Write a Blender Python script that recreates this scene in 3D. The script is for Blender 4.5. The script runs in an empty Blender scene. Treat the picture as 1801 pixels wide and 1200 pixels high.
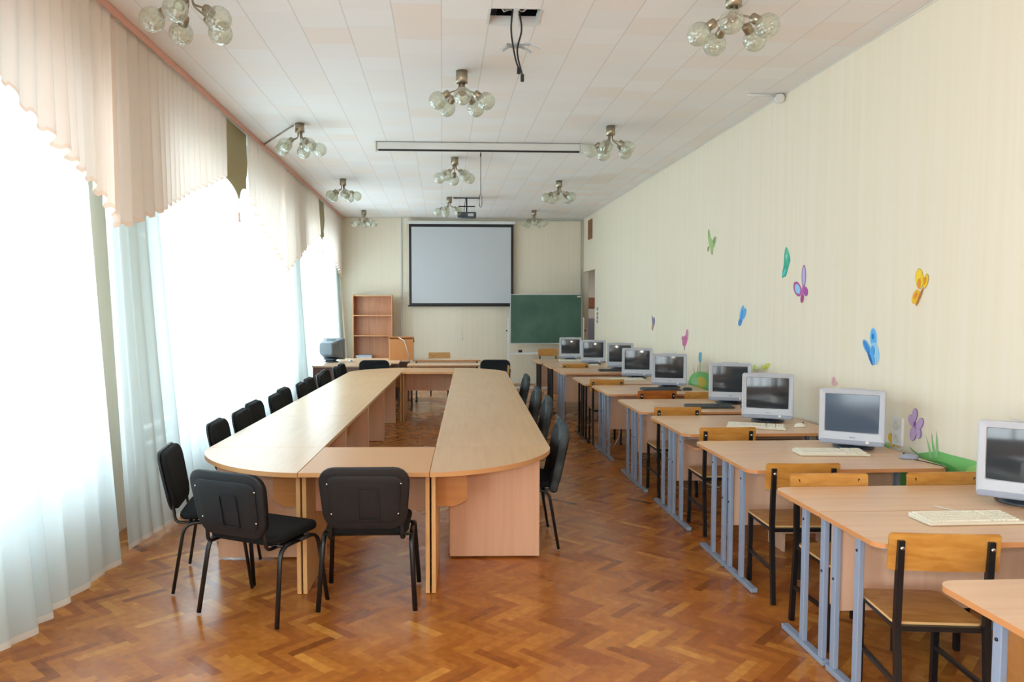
import bpy, bmesh, math, random
from mathutils import Vector, Matrix
R = math.radians
random.seed(7)
scn = bpy.context.scene
COL = scn.collection

# ------------------------------------------------------------------ room size
H = 3.73; XR = 3.20; XL = -2.50; YB = 17.2; YN = -9.0
T = 0.765          # height of all table tops
HC = 1.74          # eye height

# ------------------------------------------------------------------ camera
F = 1340.0; CX, CY = 847.0, 617.0
yaw = math.atan(69 / F); pit = math.atan(77 / F)
cam = bpy.data.cameras.new('camera'); camo = bpy.data.objects.new('camera', cam); COL.objects.link(camo)
camo.location = (0, 0, HC)
camo.rotation_euler = (R(90) - pit, 0, -yaw)
cam.sensor_fit = 'HORIZONTAL'; cam.sensor_width = 36.0
cam.lens = F / 1801 * 36
cam.shift_x = (900.5 - CX) / 1801; cam.shift_y = (CY - 600) / 1801
cam.clip_start = 0.05; cam.clip_end = 200
scn.camera = camo
FW = Vector((math.sin(yaw) * math.cos(pit), math.cos(yaw) * math.cos(pit), -math.sin(pit)))
RT = Vector((math.cos(yaw), -math.sin(yaw), 0)); UP = RT.cross(FW)
def wallpt(px, py):
    """where a point of the painted right wall lies: (Y, Z) on the plane X = XR"""
    d = FW + RT * ((px - CX) / F) + UP * ((CY - py) / F)
    t = XR / d.x
    return (d.y * t, HC + d.z * t)

# ------------------------------------------------------------------ materials
def lin(h):
    h = h.lstrip('#'); o = []
    for i in (0, 2, 4):
        c = int(h[i:i + 2], 16) / 255
        o.append(c / 12.92 if c <= 0.04045 else ((c + 0.055) / 1.055) ** 2.4)
    return (*o, 1.0)
def mat(name, color, rough=0.5, metal=0.0, spec=0.5, **kw):
    m = bpy.data.materials.new(name); m.use_nodes = True
    b = m.node_tree.nodes['Principled BSDF']
    b.inputs['Base Color'].default_value = lin(color) if isinstance(color, str) else color
    b.inputs['Roughness'].default_value = rough; b.inputs['Metallic'].default_value = metal
    b.inputs['Specular IOR Level'].default_value = spec
    for k, v in kw.items(): b.inputs[k.replace('_', ' ')].default_value = v
    return m
def nodes(m): return m.node_tree.nodes, m.node_tree.links, m.node_tree.nodes['Principled BSDF']
def noise_col(m, c1, c2, scale, stretch=(1, 1, 1), detail=4, bump=0.0, coord='Object', lo=0.35, hi=0.65, dist=0.0):
    N, L, b = nodes(m)
    tc = N.new('ShaderNodeTexCoord'); mp = N.new('ShaderNodeMapping'); mp.inputs['Scale'].default_value = stretch
    ns = N.new('ShaderNodeTexNoise'); ns.inputs['Scale'].default_value = scale; ns.inputs['Detail'].default_value = detail
    ns.inputs['Distortion'].default_value = dist
    cr = N.new('ShaderNodeValToRGB'); cr.color_ramp.elements[0].position = lo; cr.color_ramp.elements[1].position = hi
    cr.color_ramp.elements[0].color = lin(c1); cr.color_ramp.elements[1].color = lin(c2)
    L.new(tc.outputs[coord], mp.inputs[0]); L.new(mp.outputs[0], ns.inputs['Vector']); L.new(ns.outputs[0], cr.inputs[0])
    L.new(cr.outputs[0], b.inputs['Base Color'])
    if bump:
        bp = N.new('ShaderNodeBump'); bp.inputs['Strength'].default_value = bump; bp.inputs['Distance'].default_value = 0.004
        L.new(ns.outputs[0], bp.inputs['Height']); L.new(bp.outputs[0], b.inputs['Normal'])
    return m
def wood(name, c1, c2, axis=0, rough=0.35, scale=9):
    st = [7, 7, 7]; st[axis] = 0.5
    return noise_col(mat(name, c1, rough), c1, c2, scale / 3, st, 6, 0, dist=0.6, lo=0.3, hi=0.7)

M = {}
M['beech_x'] = wood('beech laminate along x', '#D2AB8C', '#DDB999', 0, 0.28)
M['beech_z'] = wood('beech laminate upright', '#DDB496', '#E5C0A4', 2, 0.4)
M['beech_edge'] = mat('orange edge banding', '#C98B58', 0.4)
M['conf_top'] = wood('conference table laminate', '#D0A67A', '#DAB387', 1, 0.30)
M['conf_top'].node_tree.nodes['Principled BSDF'].inputs['Specular IOR Level'].default_value = .35
M['conf_edge'] = mat('conference edge band', '#D09A66', 0.4)
M['conf_panel'] = wood('conference panel laminate', '#DCAF8F', '#E6BC9E', 2, 0.4)
M['conf_leg'] = wood('orange panel edge', '#D9A86E', '#E2B47C', 2, 0.4)
M['conf_bracket'] = wood('brown bracket board', '#B97B42', '#C4884E', 0, 0.45)
M['ply'] = noise_col(mat('varnished plywood', '#C98F45', 0.28), '#AE7430', '#C48D45', 5, (1, 1, 4), 4, dist=1.2)
M['ply_seat'] = noise_col(mat('worn plywood seat', '#B98244', 0.3), '#A36D30', '#C08C4E', 5, (1, 3, 1), 4, dist=1.2)
M['ply_red'] = noise_col(mat('reddish plywood', '#A65A22', 0.28), '#98501C', '#B76B2E', 5, (1, 1, 4), 4, dist=1.2)
M['ply_edge'] = mat('plywood edge', '#D8B078', 0.5)
M['blackmetal'] = mat('black enamel steel', '#15171A', 0.3)
M['greymetal'] = mat('pale blue grey enamel', '#8E9CB2', 0.35)
M['chairfab'] = noise_col(mat('black chair fabric', '#15171A', 0.85, spec=0.25), '#101214', '#1B1D20', 180, detail=2, bump=0.3)
M['chairplast'] = noise_col(mat('black moulded plastic', '#1A1C20', 0.45), '#111318', '#171A1F', 220, detail=2, bump=0.25)
M['greycover'] = noise_col(mat('grey cloth cover', '#4A4E50', 0.9, spec=0.2), '#33393C', '#4E5456', 9, detail=5)
M['chrome'] = mat('bright screw', '#C8C8C8', 0.2, 1.0)
M['pcwhite'] = mat('silver white monitor plastic', '#B4B7C0', 0.4)
M['pcgrey'] = mat('grey blue plastic', '#8F95A5', 0.4)
M['pcslate'] = mat('slate grey plastic', '#676E74', 0.5)
M['pcdark'] = mat('dark stand plastic', '#3B424C', 0.35)
M['pccase'] = mat('pale case plastic', '#B9B9BC', 0.5)
M['kbwhite'] = mat('cream keyboard plastic', '#D8D3C2', 0.5)
M['kbkeys'] = mat('cream key caps', '#E4E0D2', 0.5)
M['kbdark'] = mat('dark keyboard plastic', '#33383C', 0.45)
M['kbdkeys'] = mat('dark key caps', '#43484C', 0.4)
M['crt'] = mat('crt glass', '#32373C', 0.08, spec=0.35)
M['crt_reflect'] = mat('crt glass reflection tint', '#445264', 0.18, spec=0.35)  # bluish reflection of the curtains put into the glass colour
M['white'] = mat('white paint', '#DCDCDA', 0.4)
M['offwhite'] = mat('cream white plastic', '#D4D2C8', 0.45)
M['black'] = mat('matt black', '#121214', 0.5)
M['screencloth'] = mat('screen cloth', '#C6C8CC', 0.8, spec=0.2)
M['board'] = noise_col(mat('green chalkboard', '#37584A', 0.55), '#37574B', '#4A6C5D', 1.6, detail=8)
M['alu'] = mat('pale aluminium', '#B9C0C6', 0.35, 0.6)
M['brass'] = mat('brushed nickel', '#A89C88', 0.3, 0.85)
M['lectern'] = wood('orange veneer', '#C98347', '#D08C50', 2, 0.35)
M['shelfwood'] = wood('bookcase veneer', '#A9714E', '#BC835D', 2, 0.45)
M['darkpanel'] = wood('dark brown board', '#6B4C40', '#775648', 2, 0.5)
M['paper'] = mat('paper', '#E2E0DA', 0.8)
M['cablewhite'] = mat('white cable', '#D5D2C8', 0.5)
M['cableblack'] = mat('black cable', '#1A1A1E', 0.5)
M['pinktape'] = mat('pink curtain tape', '#E3AFA0', 0.7)
M['duct'] = mat('painted void shade', '#2A2B33', 0.8)  # dark colour stands in for shade in the space above the ceiling
M['steel'] = mat('galvanised steel', '#9AA0A6', 0.4, 0.7)
M['vent'] = mat('brown vent', '#8C6038', 0.6)
M['concrete'] = mat('corridor paint', '#B9B2A6', 0.8)
M['doorgrey'] = mat('grey corridor door', '#6F7078', 0.5)
M['signbrown'] = mat('brown sign', '#7A4420', 0.5)
M['windowframe'] = mat('white window frame', '#D8DCDC', 0.5)

def ceiling_mat():
    m = mat('ceiling tiles', '#D9D4CE', 0.75); N, L, b = nodes(m)
    g = N.new('ShaderNodeNewGeometry'); sx = N.new('ShaderNodeSeparateXYZ'); L.new(g.outputs['Position'], sx.inputs[0])
    def math_(op, a, bb=None):
        n = N.new('ShaderNodeMath'); n.operation = op
        for i, v in enumerate((a, bb)):
            if v is None: continue
            if isinstance(v, (int, float)): n.inputs[i].default_value = v
            else: L.new(v, n.inputs[i])
        return n.outputs[0]
    cx = math_('DIVIDE', math_('SUBTRACT', sx.outputs[0], 0.0), 0.332)
    ix = math_('FLOOR', cx); fx = math_('FRACT', cx)
    wn = N.new('ShaderNodeTexWhiteNoise'); wn.noise_dimensions = '1D'; L.new(ix, wn.inputs['W'])
    cy = math_('ADD', math_('DIVIDE', sx.outputs[1], 0.332), math_('MULTIPLY', wn.outputs[0], 3.0))
    iy = math_('FLOOR', cy); fy = math_('FRACT', cy)
    w2 = N.new('ShaderNodeTexWhiteNoise'); w2.noise_dimensions = '2D'
    cmb = N.new('ShaderNodeCombineXYZ'); L.new(ix, cmb.inputs[0]); L.new(iy, cmb.inputs[1]); L.new(cmb.outputs[0], w2.inputs['Vector'])
    cr = N.new('ShaderNodeValToRGB'); e = cr.color_ramp.elements
    e[0].position = 0; e[0].color = lin('#EEEBE9'); e[1].position = 1; e[1].color = lin('#EDE1D9')
    for p, c in ((0.35, '#EAE7E6'), (0.6, '#EDE8E5'), (0.82, '#ECE3DC'), (0.9, '#ECE9E7')):
        q = e.new(p); q.color = lin(c)
    L.new(w2.outputs[0], cr.inputs[0])
    gx = math_('MINIMUM', fx, math_('SUBTRACT', 1.0, fx)); gy = math_('MINIMUM', fy, math_('SUBTRACT', 1.0, fy))
    lx = math_('LESS_THAN', gx, 0.013); ly = math_('MULTIPLY', math_('LESS_THAN', gy, 0.006), 0.45)
    ln = math_('MAXIMUM', lx, ly)
    mx = N.new('ShaderNodeMixRGB'); L.new(math_('MULTIPLY', ln, 0.28), mx.inputs[0]); L.new(cr.outputs[0], mx.inputs[1]); mx.inputs[2].default_value = lin('#948C86')
    L.new(mx.outputs[0], b.inputs['Base Color'])
    return m
M['ceiling'] = ceiling_mat()

def wallpaper(name, c1, c2):
    m = mat(name, c1, 0.8, spec=0.25); N, L, b = nodes(m)
    g = N.new('ShaderNodeNewGeometry'); mp = N.new('ShaderNodeMapping'); mp.inputs['Scale'].default_value = (16, 16, 0.35)
    ns = N.new('ShaderNodeTexNoise'); ns.inputs['Scale'].default_value = 1.0; ns.inputs['Detail'].default_value = 5
    cr = N.new('ShaderNodeValToRGB'); cr.color_ramp.elements[0].color = lin(c1); cr.color_ramp.elements[1].color = lin(c2)
    cr.color_ramp.elements[0].position = .35; cr.color_ramp.elements[1].position = .65
    L.new(g.outputs['Position'], mp.inputs[0]); L.new(mp.outputs[0], ns.inputs['Vector']); L.new(ns.outputs[0], cr.inputs[0]); L.new(cr.outputs[0], b.inputs['Base Color'])
    return m
M['wall'] = wallpaper('cream wallpaper', '#E4D8C1', '#E7DCC9')

def floor_mat():
    m = mat('parquet', '#A8662F', 0.25); N, L, b = nodes(m)
    at = N.new('ShaderNodeAttribute'); at.attribute_name = 'tone'
    g = N.new('ShaderNodeNewGeometry')
    cr = N.new('ShaderNodeValToRGB'); e = cr.color_ramp.elements
    e[0].position = 0; e[0].color = lin('#84481C'); e[1].position = 1; e[1].color = lin('#E2A04A')
    for p, c in ((0.25, '#A96028'), (0.5, '#BC722F'), (0.8, '#CB8237')):
        q = e.new(p); q.color = lin(c)
    L.new(at.outputs['Fac'], cr.inputs[0])
    ns = N.new('ShaderNodeTexNoise'); ns.inputs['Scale'].default_value = 1.1; ns.inputs['Detail'].default_value = 6
    L.new(g.outputs['Position'], ns.inputs['Vector'])
    n2 = N.new('ShaderNodeTexNoise'); n2.inputs['Scale'].default_value = 22; n2.inputs['Detail'].default_value = 6
    L.new(g.outputs['Position'], n2.inputs['Vector'])
    mx = N.new('ShaderNodeMixRGB'); mx.blend_type = 'MULTIPLY'; mx.inputs[0].default_value = 0.8
    c2 = N.new('ShaderNodeValToRGB'); c2.color_ramp.elements[0].position = 0.3; c2.color_ramp.elements[0].color = lin('#D2CCC6'); c2.color_ramp.elements[1].position = 0.75; c2.color_ramp.elements[1].color = (1, 1, 1, 1)
    L.new(n2.outputs[0], c2.inputs[0]); L.new(cr.outputs[0], mx.inputs[1]); L.new(c2.outputs[0], mx.inputs[2])
    L.new(mx.outputs[0], b.inputs['Base Color'])
    rr = N.new('ShaderNodeMapRange'); rr.inputs[1].default_value = 0.3; rr.inputs[2].default_value = 0.7; rr.inputs[3].default_value = 0.16; rr.inputs[4].default_value = 0.36
    L.new(ns.outputs[0], rr.inputs[0]); L.new(rr.outputs[0], b.inputs['Roughness'])
    bp = N.new('ShaderNodeBump'); bp.inputs['Strength'].default_value = 0.10; bp.inputs['Distance'].default_value = 0.003
    ad = N.new('ShaderNodeMath'); ad.operation = 'ADD'; L.new(at.outputs['Fac'], ad.inputs[0]); L.new(n2.outputs[0], ad.inputs[1])
    L.new(n2.outputs[0], bp.inputs['Height']); L.new(bp.outputs[0], b.inputs['Normal'])
    return m
M['floor'] = floor_mat()

def cloth_mat(name, color, transp, transl_w=0.6):
    m = bpy.data.materials.new(name); m.use_nodes = True; N = m.node_tree.nodes; L = m.node_tree.links
    for n in list(N): N.remove(n)
    out = N.new('ShaderNodeOutputMaterial')
    tr = N.new('ShaderNodeBsdfTransparent'); tl = N.new('ShaderNodeBsdfTranslucent'); df = N.new('ShaderNodeBsdfDiffuse')
    tl.inputs[0].default_value = lin(color); df.inputs[0].default_value = lin(color)
    tr.inputs[0].default_value = (1, 1, 1, 1)
    a = N.new('ShaderNodeMixShader'); a.inputs[0].default_value = transl_w
    L.new(df.outputs[0], a.inputs[1]); L.new(tl.outputs[0], a.inputs[2])
    c = N.new('ShaderNodeMixShader')
    # folds seen at a slant hide more: coverage grows with the viewing angle, as on real voile
    lw = N.new('ShaderNodeLayerWeight'); lw.inputs[0].default_value = 0.35
    mr = N.new('ShaderNodeMapRange'); mr.inputs[3].default_value = 1 - transp; mr.inputs[4].default_value = 1.0
    L.new(lw.outputs['Facing'], mr.inputs[0]); L.new(mr.outputs[0], c.inputs[0])
    L.new(tr.outputs[0], c.inputs[1]); L.new(a.outputs[0], c.inputs[2]); L.new(c.outputs[0], out.inputs[0])
    return m
M['sheer'] = cloth_mat('white voile', '#DAEAF0', 0.06, 0.56)
M['sheerhem'] = cloth_mat('white voile hem', '#F2F6F6', 0.05, 0.5)
M['peach'] = cloth_mat('peach voile', '#F3E2D6', 0.04, 0.29)
M['peachhem'] = cloth_mat('peach hem', '#F0D6C4', 0.02, 0.24)
M['khaki'] = cloth_mat('khaki curtain cloth', '#B9AD8C', 0.0, 0.22)
M['khaki2'] = M['khaki']

def glass_mat():
    m = bpy.data.materials.new('crackled lamp glass'); m.use_nodes = True; N = m.node_tree.nodes; L = m.node_tree.links
    for n in list(N): N.remove(n)
    out = N.new('ShaderNodeOutputMaterial'); tr = N.new('ShaderNodeBsdfTransparent'); tr.inputs[0].default_value = lin('#EEF0E6')
    gl = N.new('ShaderNodeBsdfGlossy'); gl.inputs['Roughness'].default_value = 0.12; gl.inputs[0].default_value = (0.9, 0.92, 0.9, 1)
    df = N.new('ShaderNodeBsdfDiffuse'); df.inputs[0].default_value = lin('#DDE0D6')
    tc = N.new('ShaderNodeTexCoord'); vo = N.new('ShaderNodeTexVoronoi'); vo.inputs['Scale'].default_value = 45
    L.new(tc.outputs['Object'], vo.inputs['Vector'])
    bp = N.new('ShaderNodeBump'); bp.inputs['Strength'].default_value = 0.9; bp.inputs['Distance'].default_value = 0.01; L.new(vo.outputs['Distance'], bp.inputs['Height'])
    L.new(bp.outputs[0], gl.inputs['Normal'])
    a = N.new('ShaderNodeMixShader'); a.inputs[0].default_value = 0.6; L.new(df.outputs[0], a.inputs[1]); L.new(gl.outputs[0], a.inputs[2])
    lw = N.new('ShaderNodeLayerWeight'); lw.inputs[0].default_value = 0.45; L.new(bp.outputs[0], lw.inputs['Normal'])
    mr = N.new('ShaderNodeMapRange'); mr.inputs[3].default_value = 0.16; mr.inputs[4].default_value = 0.75; L.new(lw.outputs['Facing'], mr.inputs[0])
    c = N.new('ShaderNodeMixShader'); L.new(mr.outputs[0], c.inputs[0]); L.new(tr.outputs[0], c.inputs[1]); L.new(a.outputs[0], c.inputs[2])
    L.new(c.outputs[0], out.inputs[0]); return m
M['globe'] = glass_mat()
def pane_mat():
    m = bpy.data.materials.new('window glass'); m.use_nodes = True; N = m.node_tree.nodes; L = m.node_tree.links
    for n in list(N): N.remove(n)
    out = N.new('ShaderNodeOutputMaterial'); tr = N.new('ShaderNodeBsdfTransparent'); gl = N.new('ShaderNodeBsdfGlossy'); gl.inputs['Roughness'].default_value = 0.02
    tr.inputs[0].default_value = (0.95, 0.98, 0.98, 1)
    c = N.new('ShaderNodeMixShader'); c.inputs[0].default_value = 0.06; L.new(tr.outputs[0], c.inputs[1]); L.new(gl.outputs[0], c.inputs[2]); L.new(c.outputs[0], out.inputs[0]); return m
M['pane'] = pane_mat()

# ------------------------------------------------------------------ mesh builder
def fillet(path, rad, n=5):
    pts = [Vector(p) for p in path]; out = [pts[0]]
    for i in range(1, len(pts) - 1):
        a, b, c = pts[i - 1], pts[i], pts[i + 1]
        u = (a - b); v = (c - b); r = min(rad, u.length * .49, v.length * .49)
        p0 = b + u.normalized() * r; p1 = b + v.normalized() * r
        for k in range(n + 1):
            t = k / n; out.append(p0 * (1 - t) ** 2 + b * 2 * t * (1 - t) + p1 * t * t)
    out.append(pts[-1]); return out
class MB:
    def __init__(s): s.bm = bmesh.new(); s.mats = []
    def _m(s, m):
        if m is None: return 0
        if m not in s.mats: s.mats.append(m)
        return s.mats.index(m)
    def box(s, x0, x1, y0, y1, z0, z1, bev=0.0, m=None, rot=None, piv=None, seg=2):
        t = bmesh.new(); bmesh.ops.create_cube(t, size=1)
        for v in t.verts: v.co = Vector(((x0 + x1) / 2 + v.co.x * (x1 - x0), (y0 + y1) / 2 + v.co.y * (y1 - y0), (z0 + z1) / 2 + v.co.z * (z1 - z0)))
        if bev: bmesh.ops.bevel(t, geom=t.edges[:], offset=bev, segments=seg, affect='EDGES', profile=0.5)
        if rot is not None:
            p = Vector(piv or ((x0 + x1) / 2, (y0 + y1) / 2, (z0 + z1) / 2))
            for v in t.verts: v.co = rot @ (v.co - p) + p
        s._merge(t, m, False); return s
    def _merge(s, t, m, smooth):
        mi = s._m(m); mp = {}
        for v in t.verts: mp[v] = s.bm.verts.new(v.co)
        for f in t.faces:
            try: nf = s.bm.faces.new([mp[v] for v in f.verts])
            except ValueError: continue
            nf.material_index = mi; nf.smooth = smooth
        t.free()
    def loft(s, rings, m=None, smooth=True, cap=True, closed=True):
        mi = s._m(m); vs = [[s.bm.verts.new(p) for p in r] for r in rings]
        n = len(rings[0])
        for a, b in zip(vs, vs[1:]):
            for i in range(n if closed else n - 1):
                j = (i + 1) % n
                f = s.bm.faces.new((a[i], a[j], b[j], b[i])); f.smooth = smooth; f.material_index = mi
        if cap:
            for r in (vs[0][::-1], vs[-1]):
                f = s.bm.faces.new(r); f.smooth = False; f.material_index = mi
        return s
    def tube(s, path, r, n=8, m=None, sq=False, rx=None):
        pts = [Vector(p) for p in path]; rings = []; ref = None
        for i, p in enumerate(pts):
            d = ((pts[min(i + 1, len(pts) - 1)] - pts[max(i - 1, 0)])).normalized()
            if ref is None: ref = Vector((0, 0, 1)) if abs(d.z) < .9 else Vector((0, 1, 0))
            u = d.cross(ref)
            if u.length < 1e-5: ref = Vector((1, 0, 0)); u = d.cross(ref)
            u.normalize(); w = u.cross(d).normalized(); ref = w
            ring = []
            for k in range(n):
                a = 2 * math.pi * (k + (.5 if sq else 0)) / n
                rr = r if not isinstance(r, (list, tuple)) else r[i]
                if sq: rr *= math.sqrt(2) if n == 4 else 1
                ring.append(p + u * math.cos(a) * (rx if rx else rr) + w * math.sin(a) * rr)
            rings.append(ring)
        return s.loft(rings, m, not sq)
    def lathe(s, prof, c=(0, 0, 0), n=20, m=None, axis=None, cap=True):
        q = Vector((0, 0, 1)).rotation_difference(Vector(axis).normalized()) if axis else None
        rings = []
        for r, z in prof:
            ring = []
            for k in range(n):
                a = 2 * math.pi * k / n; v = Vector((math.cos(a) * r, math.sin(a) * r, z))
                if q: v = q @ v
                ring.append(v + Vector(c))
            rings.append(ring)
        return s.loft(rings, m, True, cap)
    def prism(s, outline, z0, z1, m=None, me=None, bev=0.0):
        lo = [s.bm.verts.new((x, y, z0)) for x, y in outline]; hi = [s.bm.verts.new((x, y, z1)) for x, y in outline]
        mi, mj = s._m(m), s._m(me if me else m); n = len(lo)
        f = s.bm.faces.new(hi); f.material_index = mi
        f = s.bm.faces.new(lo[::-1]); f.material_index = mj
        for i in range(n):
            j = (i + 1) % n; f = s.bm.faces.new((lo[i], lo[j], hi[j], hi[i])); f.material_index = mj
        return s
    def poly(s, pts, m=None):
        f = s.bm.faces.new([s.bm.verts.new(p) for p in pts]); f.material_index = s._m(m); return s
    def quad(s, *p, m=None): return s.poly(p, m)
    def warp(s, fn):
        for v in s.bm.verts: v.co = Vector(fn(v.co))
        return s
    def build(s, name, material=None, parent=None, norm=True):
        if norm: bmesh.ops.recalc_face_normals(s.bm, faces=s.bm.faces[:])
        me = bpy.data.meshes.new(name); s.bm.to_mesh(me); s.bm.free()
        if s.mats:
            for m in s.mats: me.materials.append(M[m])
        elif material: me.materials.append(M[material])
        o = bpy.data.objects.new(name, me); COL.objects.link(o)
        if parent: o.parent = parent
        return o
def rrect(w, h, r, n=5, taper=0.0):
    """rounded rectangle outline; taper narrows the lower edge"""
    out = []
    for sx, sy, a0 in ((1, 1, 0), (-1, 1, 90), (-1, -1, 180), (1, -1, 270)):
        for k in range(n + 1):
            a = R(a0 + 90 * k / n)
            x = sx * (w / 2 - r) + r * math.cos(a); y = sy * (h / 2 - r) + r * math.sin(a)
            out.append((x * (1 - taper * (0.5 - y / h)), y))
    return out
def pad(mb, w, h, t, r, m, taper=0.0, edge=0.012, crown=0.006):
    """a cushion: outline in x,y and thickness in z"""
    rings = []
    for sc, z in ((0.001, t / 2 + crown), (.5, t / 2 + crown * .8), (.8, t / 2 + crown * .3)):
        rings.append([(x * sc, y * sc, z) for x, y in rrect(w, h, r, taper=taper)])
    for k in range(7):
        a = R(90 - 30 * k); ins = edge * (1 - math.cos(a)); z = (t / 2 - edge) * (1 if k < 3 else -1 if k > 3 else 0) + edge * math.sin(a)
        rings.append([(x, y, z) for x, y in rrect(w - 2 * ins, h - 2 * ins, max(r - ins, .002), taper=taper)])
    for sc, z in ((.8, -t / 2), (.001, -t / 2)):
        rings.append([(x * sc, y * sc, z) for x, y in rrect(w, h, r, taper=taper)])
    mb.loft(rings, m, True, False); return mb

def tag(o, label=None, cat=None, group=None, kind=None):
    if label: o['label'] = label
    if cat: o['category'] = cat
    if group: o['group'] = group
    if kind: o['kind'] = kind
    return o
def empty(name, loc=(0, 0, 0), rz=0.0):
    o = bpy.data.objects.new(name, None); COL.objects.link(o); o.location = loc; o.rotation_euler = (0, 0, rz); o.empty_display_size = .1
    return o
def copy_tree(o, parent=None):
    c = o.copy(); COL.objects.link(c)
    if parent: c.parent = parent
    for ch in list(o.children): copy_tree(ch, c)
    return c
def place(proto, used, loc, rz, label, cat, group, scale=None):
    o = proto if not used else copy_tree(proto)
    o.location = loc; o.rotation_euler = (0, 0, rz)
    if scale: o.scale = scale
    tag(o, label, cat, group); return o

# ------------------------------------------------------------------ the room
def make_floor():
    n = 5; w = 0.053; Lp = n * w; me = bpy.data.meshes.new('floor'); vs = []; fs = []; tones = []
    c = 1 / math.sqrt(2); x0, x1, y0, y1 = XL - .02, XR + .02, YN - .02, YB + .02
    def to(a, b): return ((a + b) * c * w, (b - a) * c * w)
    rng = random.Random(3); rb = int(15 / w)
    bm = bmesh.new(); lay = bm.loops.layers.float_color.new('tone')
    g = 0.0006
    def plank(a0, a1, b0, b1):
        cx_, cy_ = to((a0 + a1) / 2, (b0 + b1) / 2)
        if not (x0 - .3 < cx_ < x1 + .3 and y0 - .3 < cy_ < y1 + .3): return
        vv = [bm.verts.new((*to(a, b), 0)) for a, b in ((a0 + g, b0 + g), (a1 - g, b0 + g), (a1 - g, b1 - g), (a0 + g, b1 - g))]
        f = bm.faces.new(vv); t = min(1, max(0, rng.gauss(.5, .19)))
        if rng.random() < .035: t = rng.uniform(.75, .92)
        if rng.random() < .03: t = rng.uniform(.15, .25)
        for l in f.loops: l[lay] = (t, t, t, 1)
    R2 = 560
    for b in range(-R2, R2):
        for m_ in range(-60, 60):
            a = b + 2 * n * m_
            mx, my = to(a + n / 2, b + .5)
            if x0 - .4 < mx < x1 + .4 and y0 - .4 < my < y1 + .4: plank(a, a + n, b, b + 1)
            # upright plank in column a2, rows a2-2n+1 .. a2-n
            a2 = b; bb = a2 - 2 * n + 1 + 2 * n * m_
            mx, my = to(a2 + .5, bb + n / 2)
            if x0 - .4 < mx < x1 + .4 and y0 - .4 < my < y1 + .4: plank(a2, a2 + 1, bb, bb + n)
    for pn, pc in (((1, 0, 0), (x1, 0, 0)), ((-1, 0, 0), (x0, 0, 0)), ((0, 1, 0), (0, y1, 0)), ((0, -1, 0), (0, y0, 0))):
        bmesh.ops.bisect_plane(bm, geom=bm.verts[:] + bm.edges[:] + bm.faces[:], plane_co=pc, plane_no=pn, clear_outer=True)
    for f in bm.faces:
        if f.normal.z < 0: f.normal_flip()
    # the joint between planks: a dark bed just below
    mb2 = [bm.verts.new((x, y, -.0015)) for x, y in ((x0, y0), (x1, y0), (x1, y1), (x0, y1))]
    f = bm.faces.new(mb2)
    for l in f.loops: l[lay] = (0.1, 0.1, 0.1, 1)
    bm.to_mesh(me); bm.free(); me.materials.append(M['floor'])
    o = bpy.data.objects.new('floor', me); COL.objects.link(o); tag(o, kind='structure')
make_floor()

HX0, HX1, HY0, HY1 = 0.332, 0.664, 5.19, 5.48     # missing ceiling tile
mb = MB()
xs = [XL - .2, HX0, HX1, XR + .2]; ys = [YN - .2, HY0, HY1, YB + .2]
for i in range(3):
    for j in range(3):
        if i == 1 and j == 1: continue
        mb.quad((xs[i], ys[j], H), (xs[i + 1], ys[j], H), (xs[i + 1], ys[j + 1], H), (xs[i], ys[j + 1], H), m='ceiling')
mb.box(XL - .2, XR + .2, YN - .2, YB + .2, H + .4, H + .45, m='duct')
tag(mb.build('ceiling'), kind='structure')
mb = MB()
for a in ((HX0, HX0 - .02, HY0, HY1), (HX1, HX1 + .02, HY0, HY1)): mb.box(min(a[:2]), max(a[:2]), a[2], a[3], H - .004, H + .06, m='white')
mb.box(HX0, HX1, HY0 - .02, HY0, H - .004, H + .06, m='white'); mb.box(HX0, HX1, HY1, HY1 + .02, H - .004, H + .06, m='white')
mb.box(HX0 - .3, HX1 + .3, HY0 - .3, HY1 + .4, H + .3, H + .32, m='duct')
mb.box(HX0 + .03, HX0 + .06, HY0 - .3, HY1 + .3, H + .1, H + .14, m='steel'); mb.box(HX0 - .1, HX1 + .1, HY0 + .17, HY0 + .2, H + .12, H + .16, m='steel')
mb.tube([(HX0 + .02, HY0 + .05, H + .1), (HX0 + .1, HY1 - .1, H + .05), (HX1 - .1, HY1 - .05, H + .12)], .006, 6, m='cablewhite')
mb.tube([(HX1 - .02, HY0 + .03, H + .08), (HX1 - .1, HY1 - .14, H + .04), (HX0 + .1, HY1 - .02, H + .1)], .006, 6, m='cablewhite')
tag(mb.build('trim_1'), kind='structure')

# right wall with the doorless opening near its far end
OY0, OZ = 15.9, 2.53
mb = MB(); mb.box(XR, XR + .12, YN, OY0, 0, H); mb.box(XR, XR + .12, OY0, YB + .1, OZ, H)
tag(mb.build('wall_right', 'wall'), kind='structure')
mb = MB(); mb.box(XL - .3, XR + .12, YB, YB + .12, 0, H); tag(mb.build('wall_far', 'wall'), kind='structure')
mb = MB(); mb.box(XL - .3, XR + .12, YN - .12, YN, 0, H); tag(mb.build('wall_near', 'wall'), kind='structure')
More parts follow.
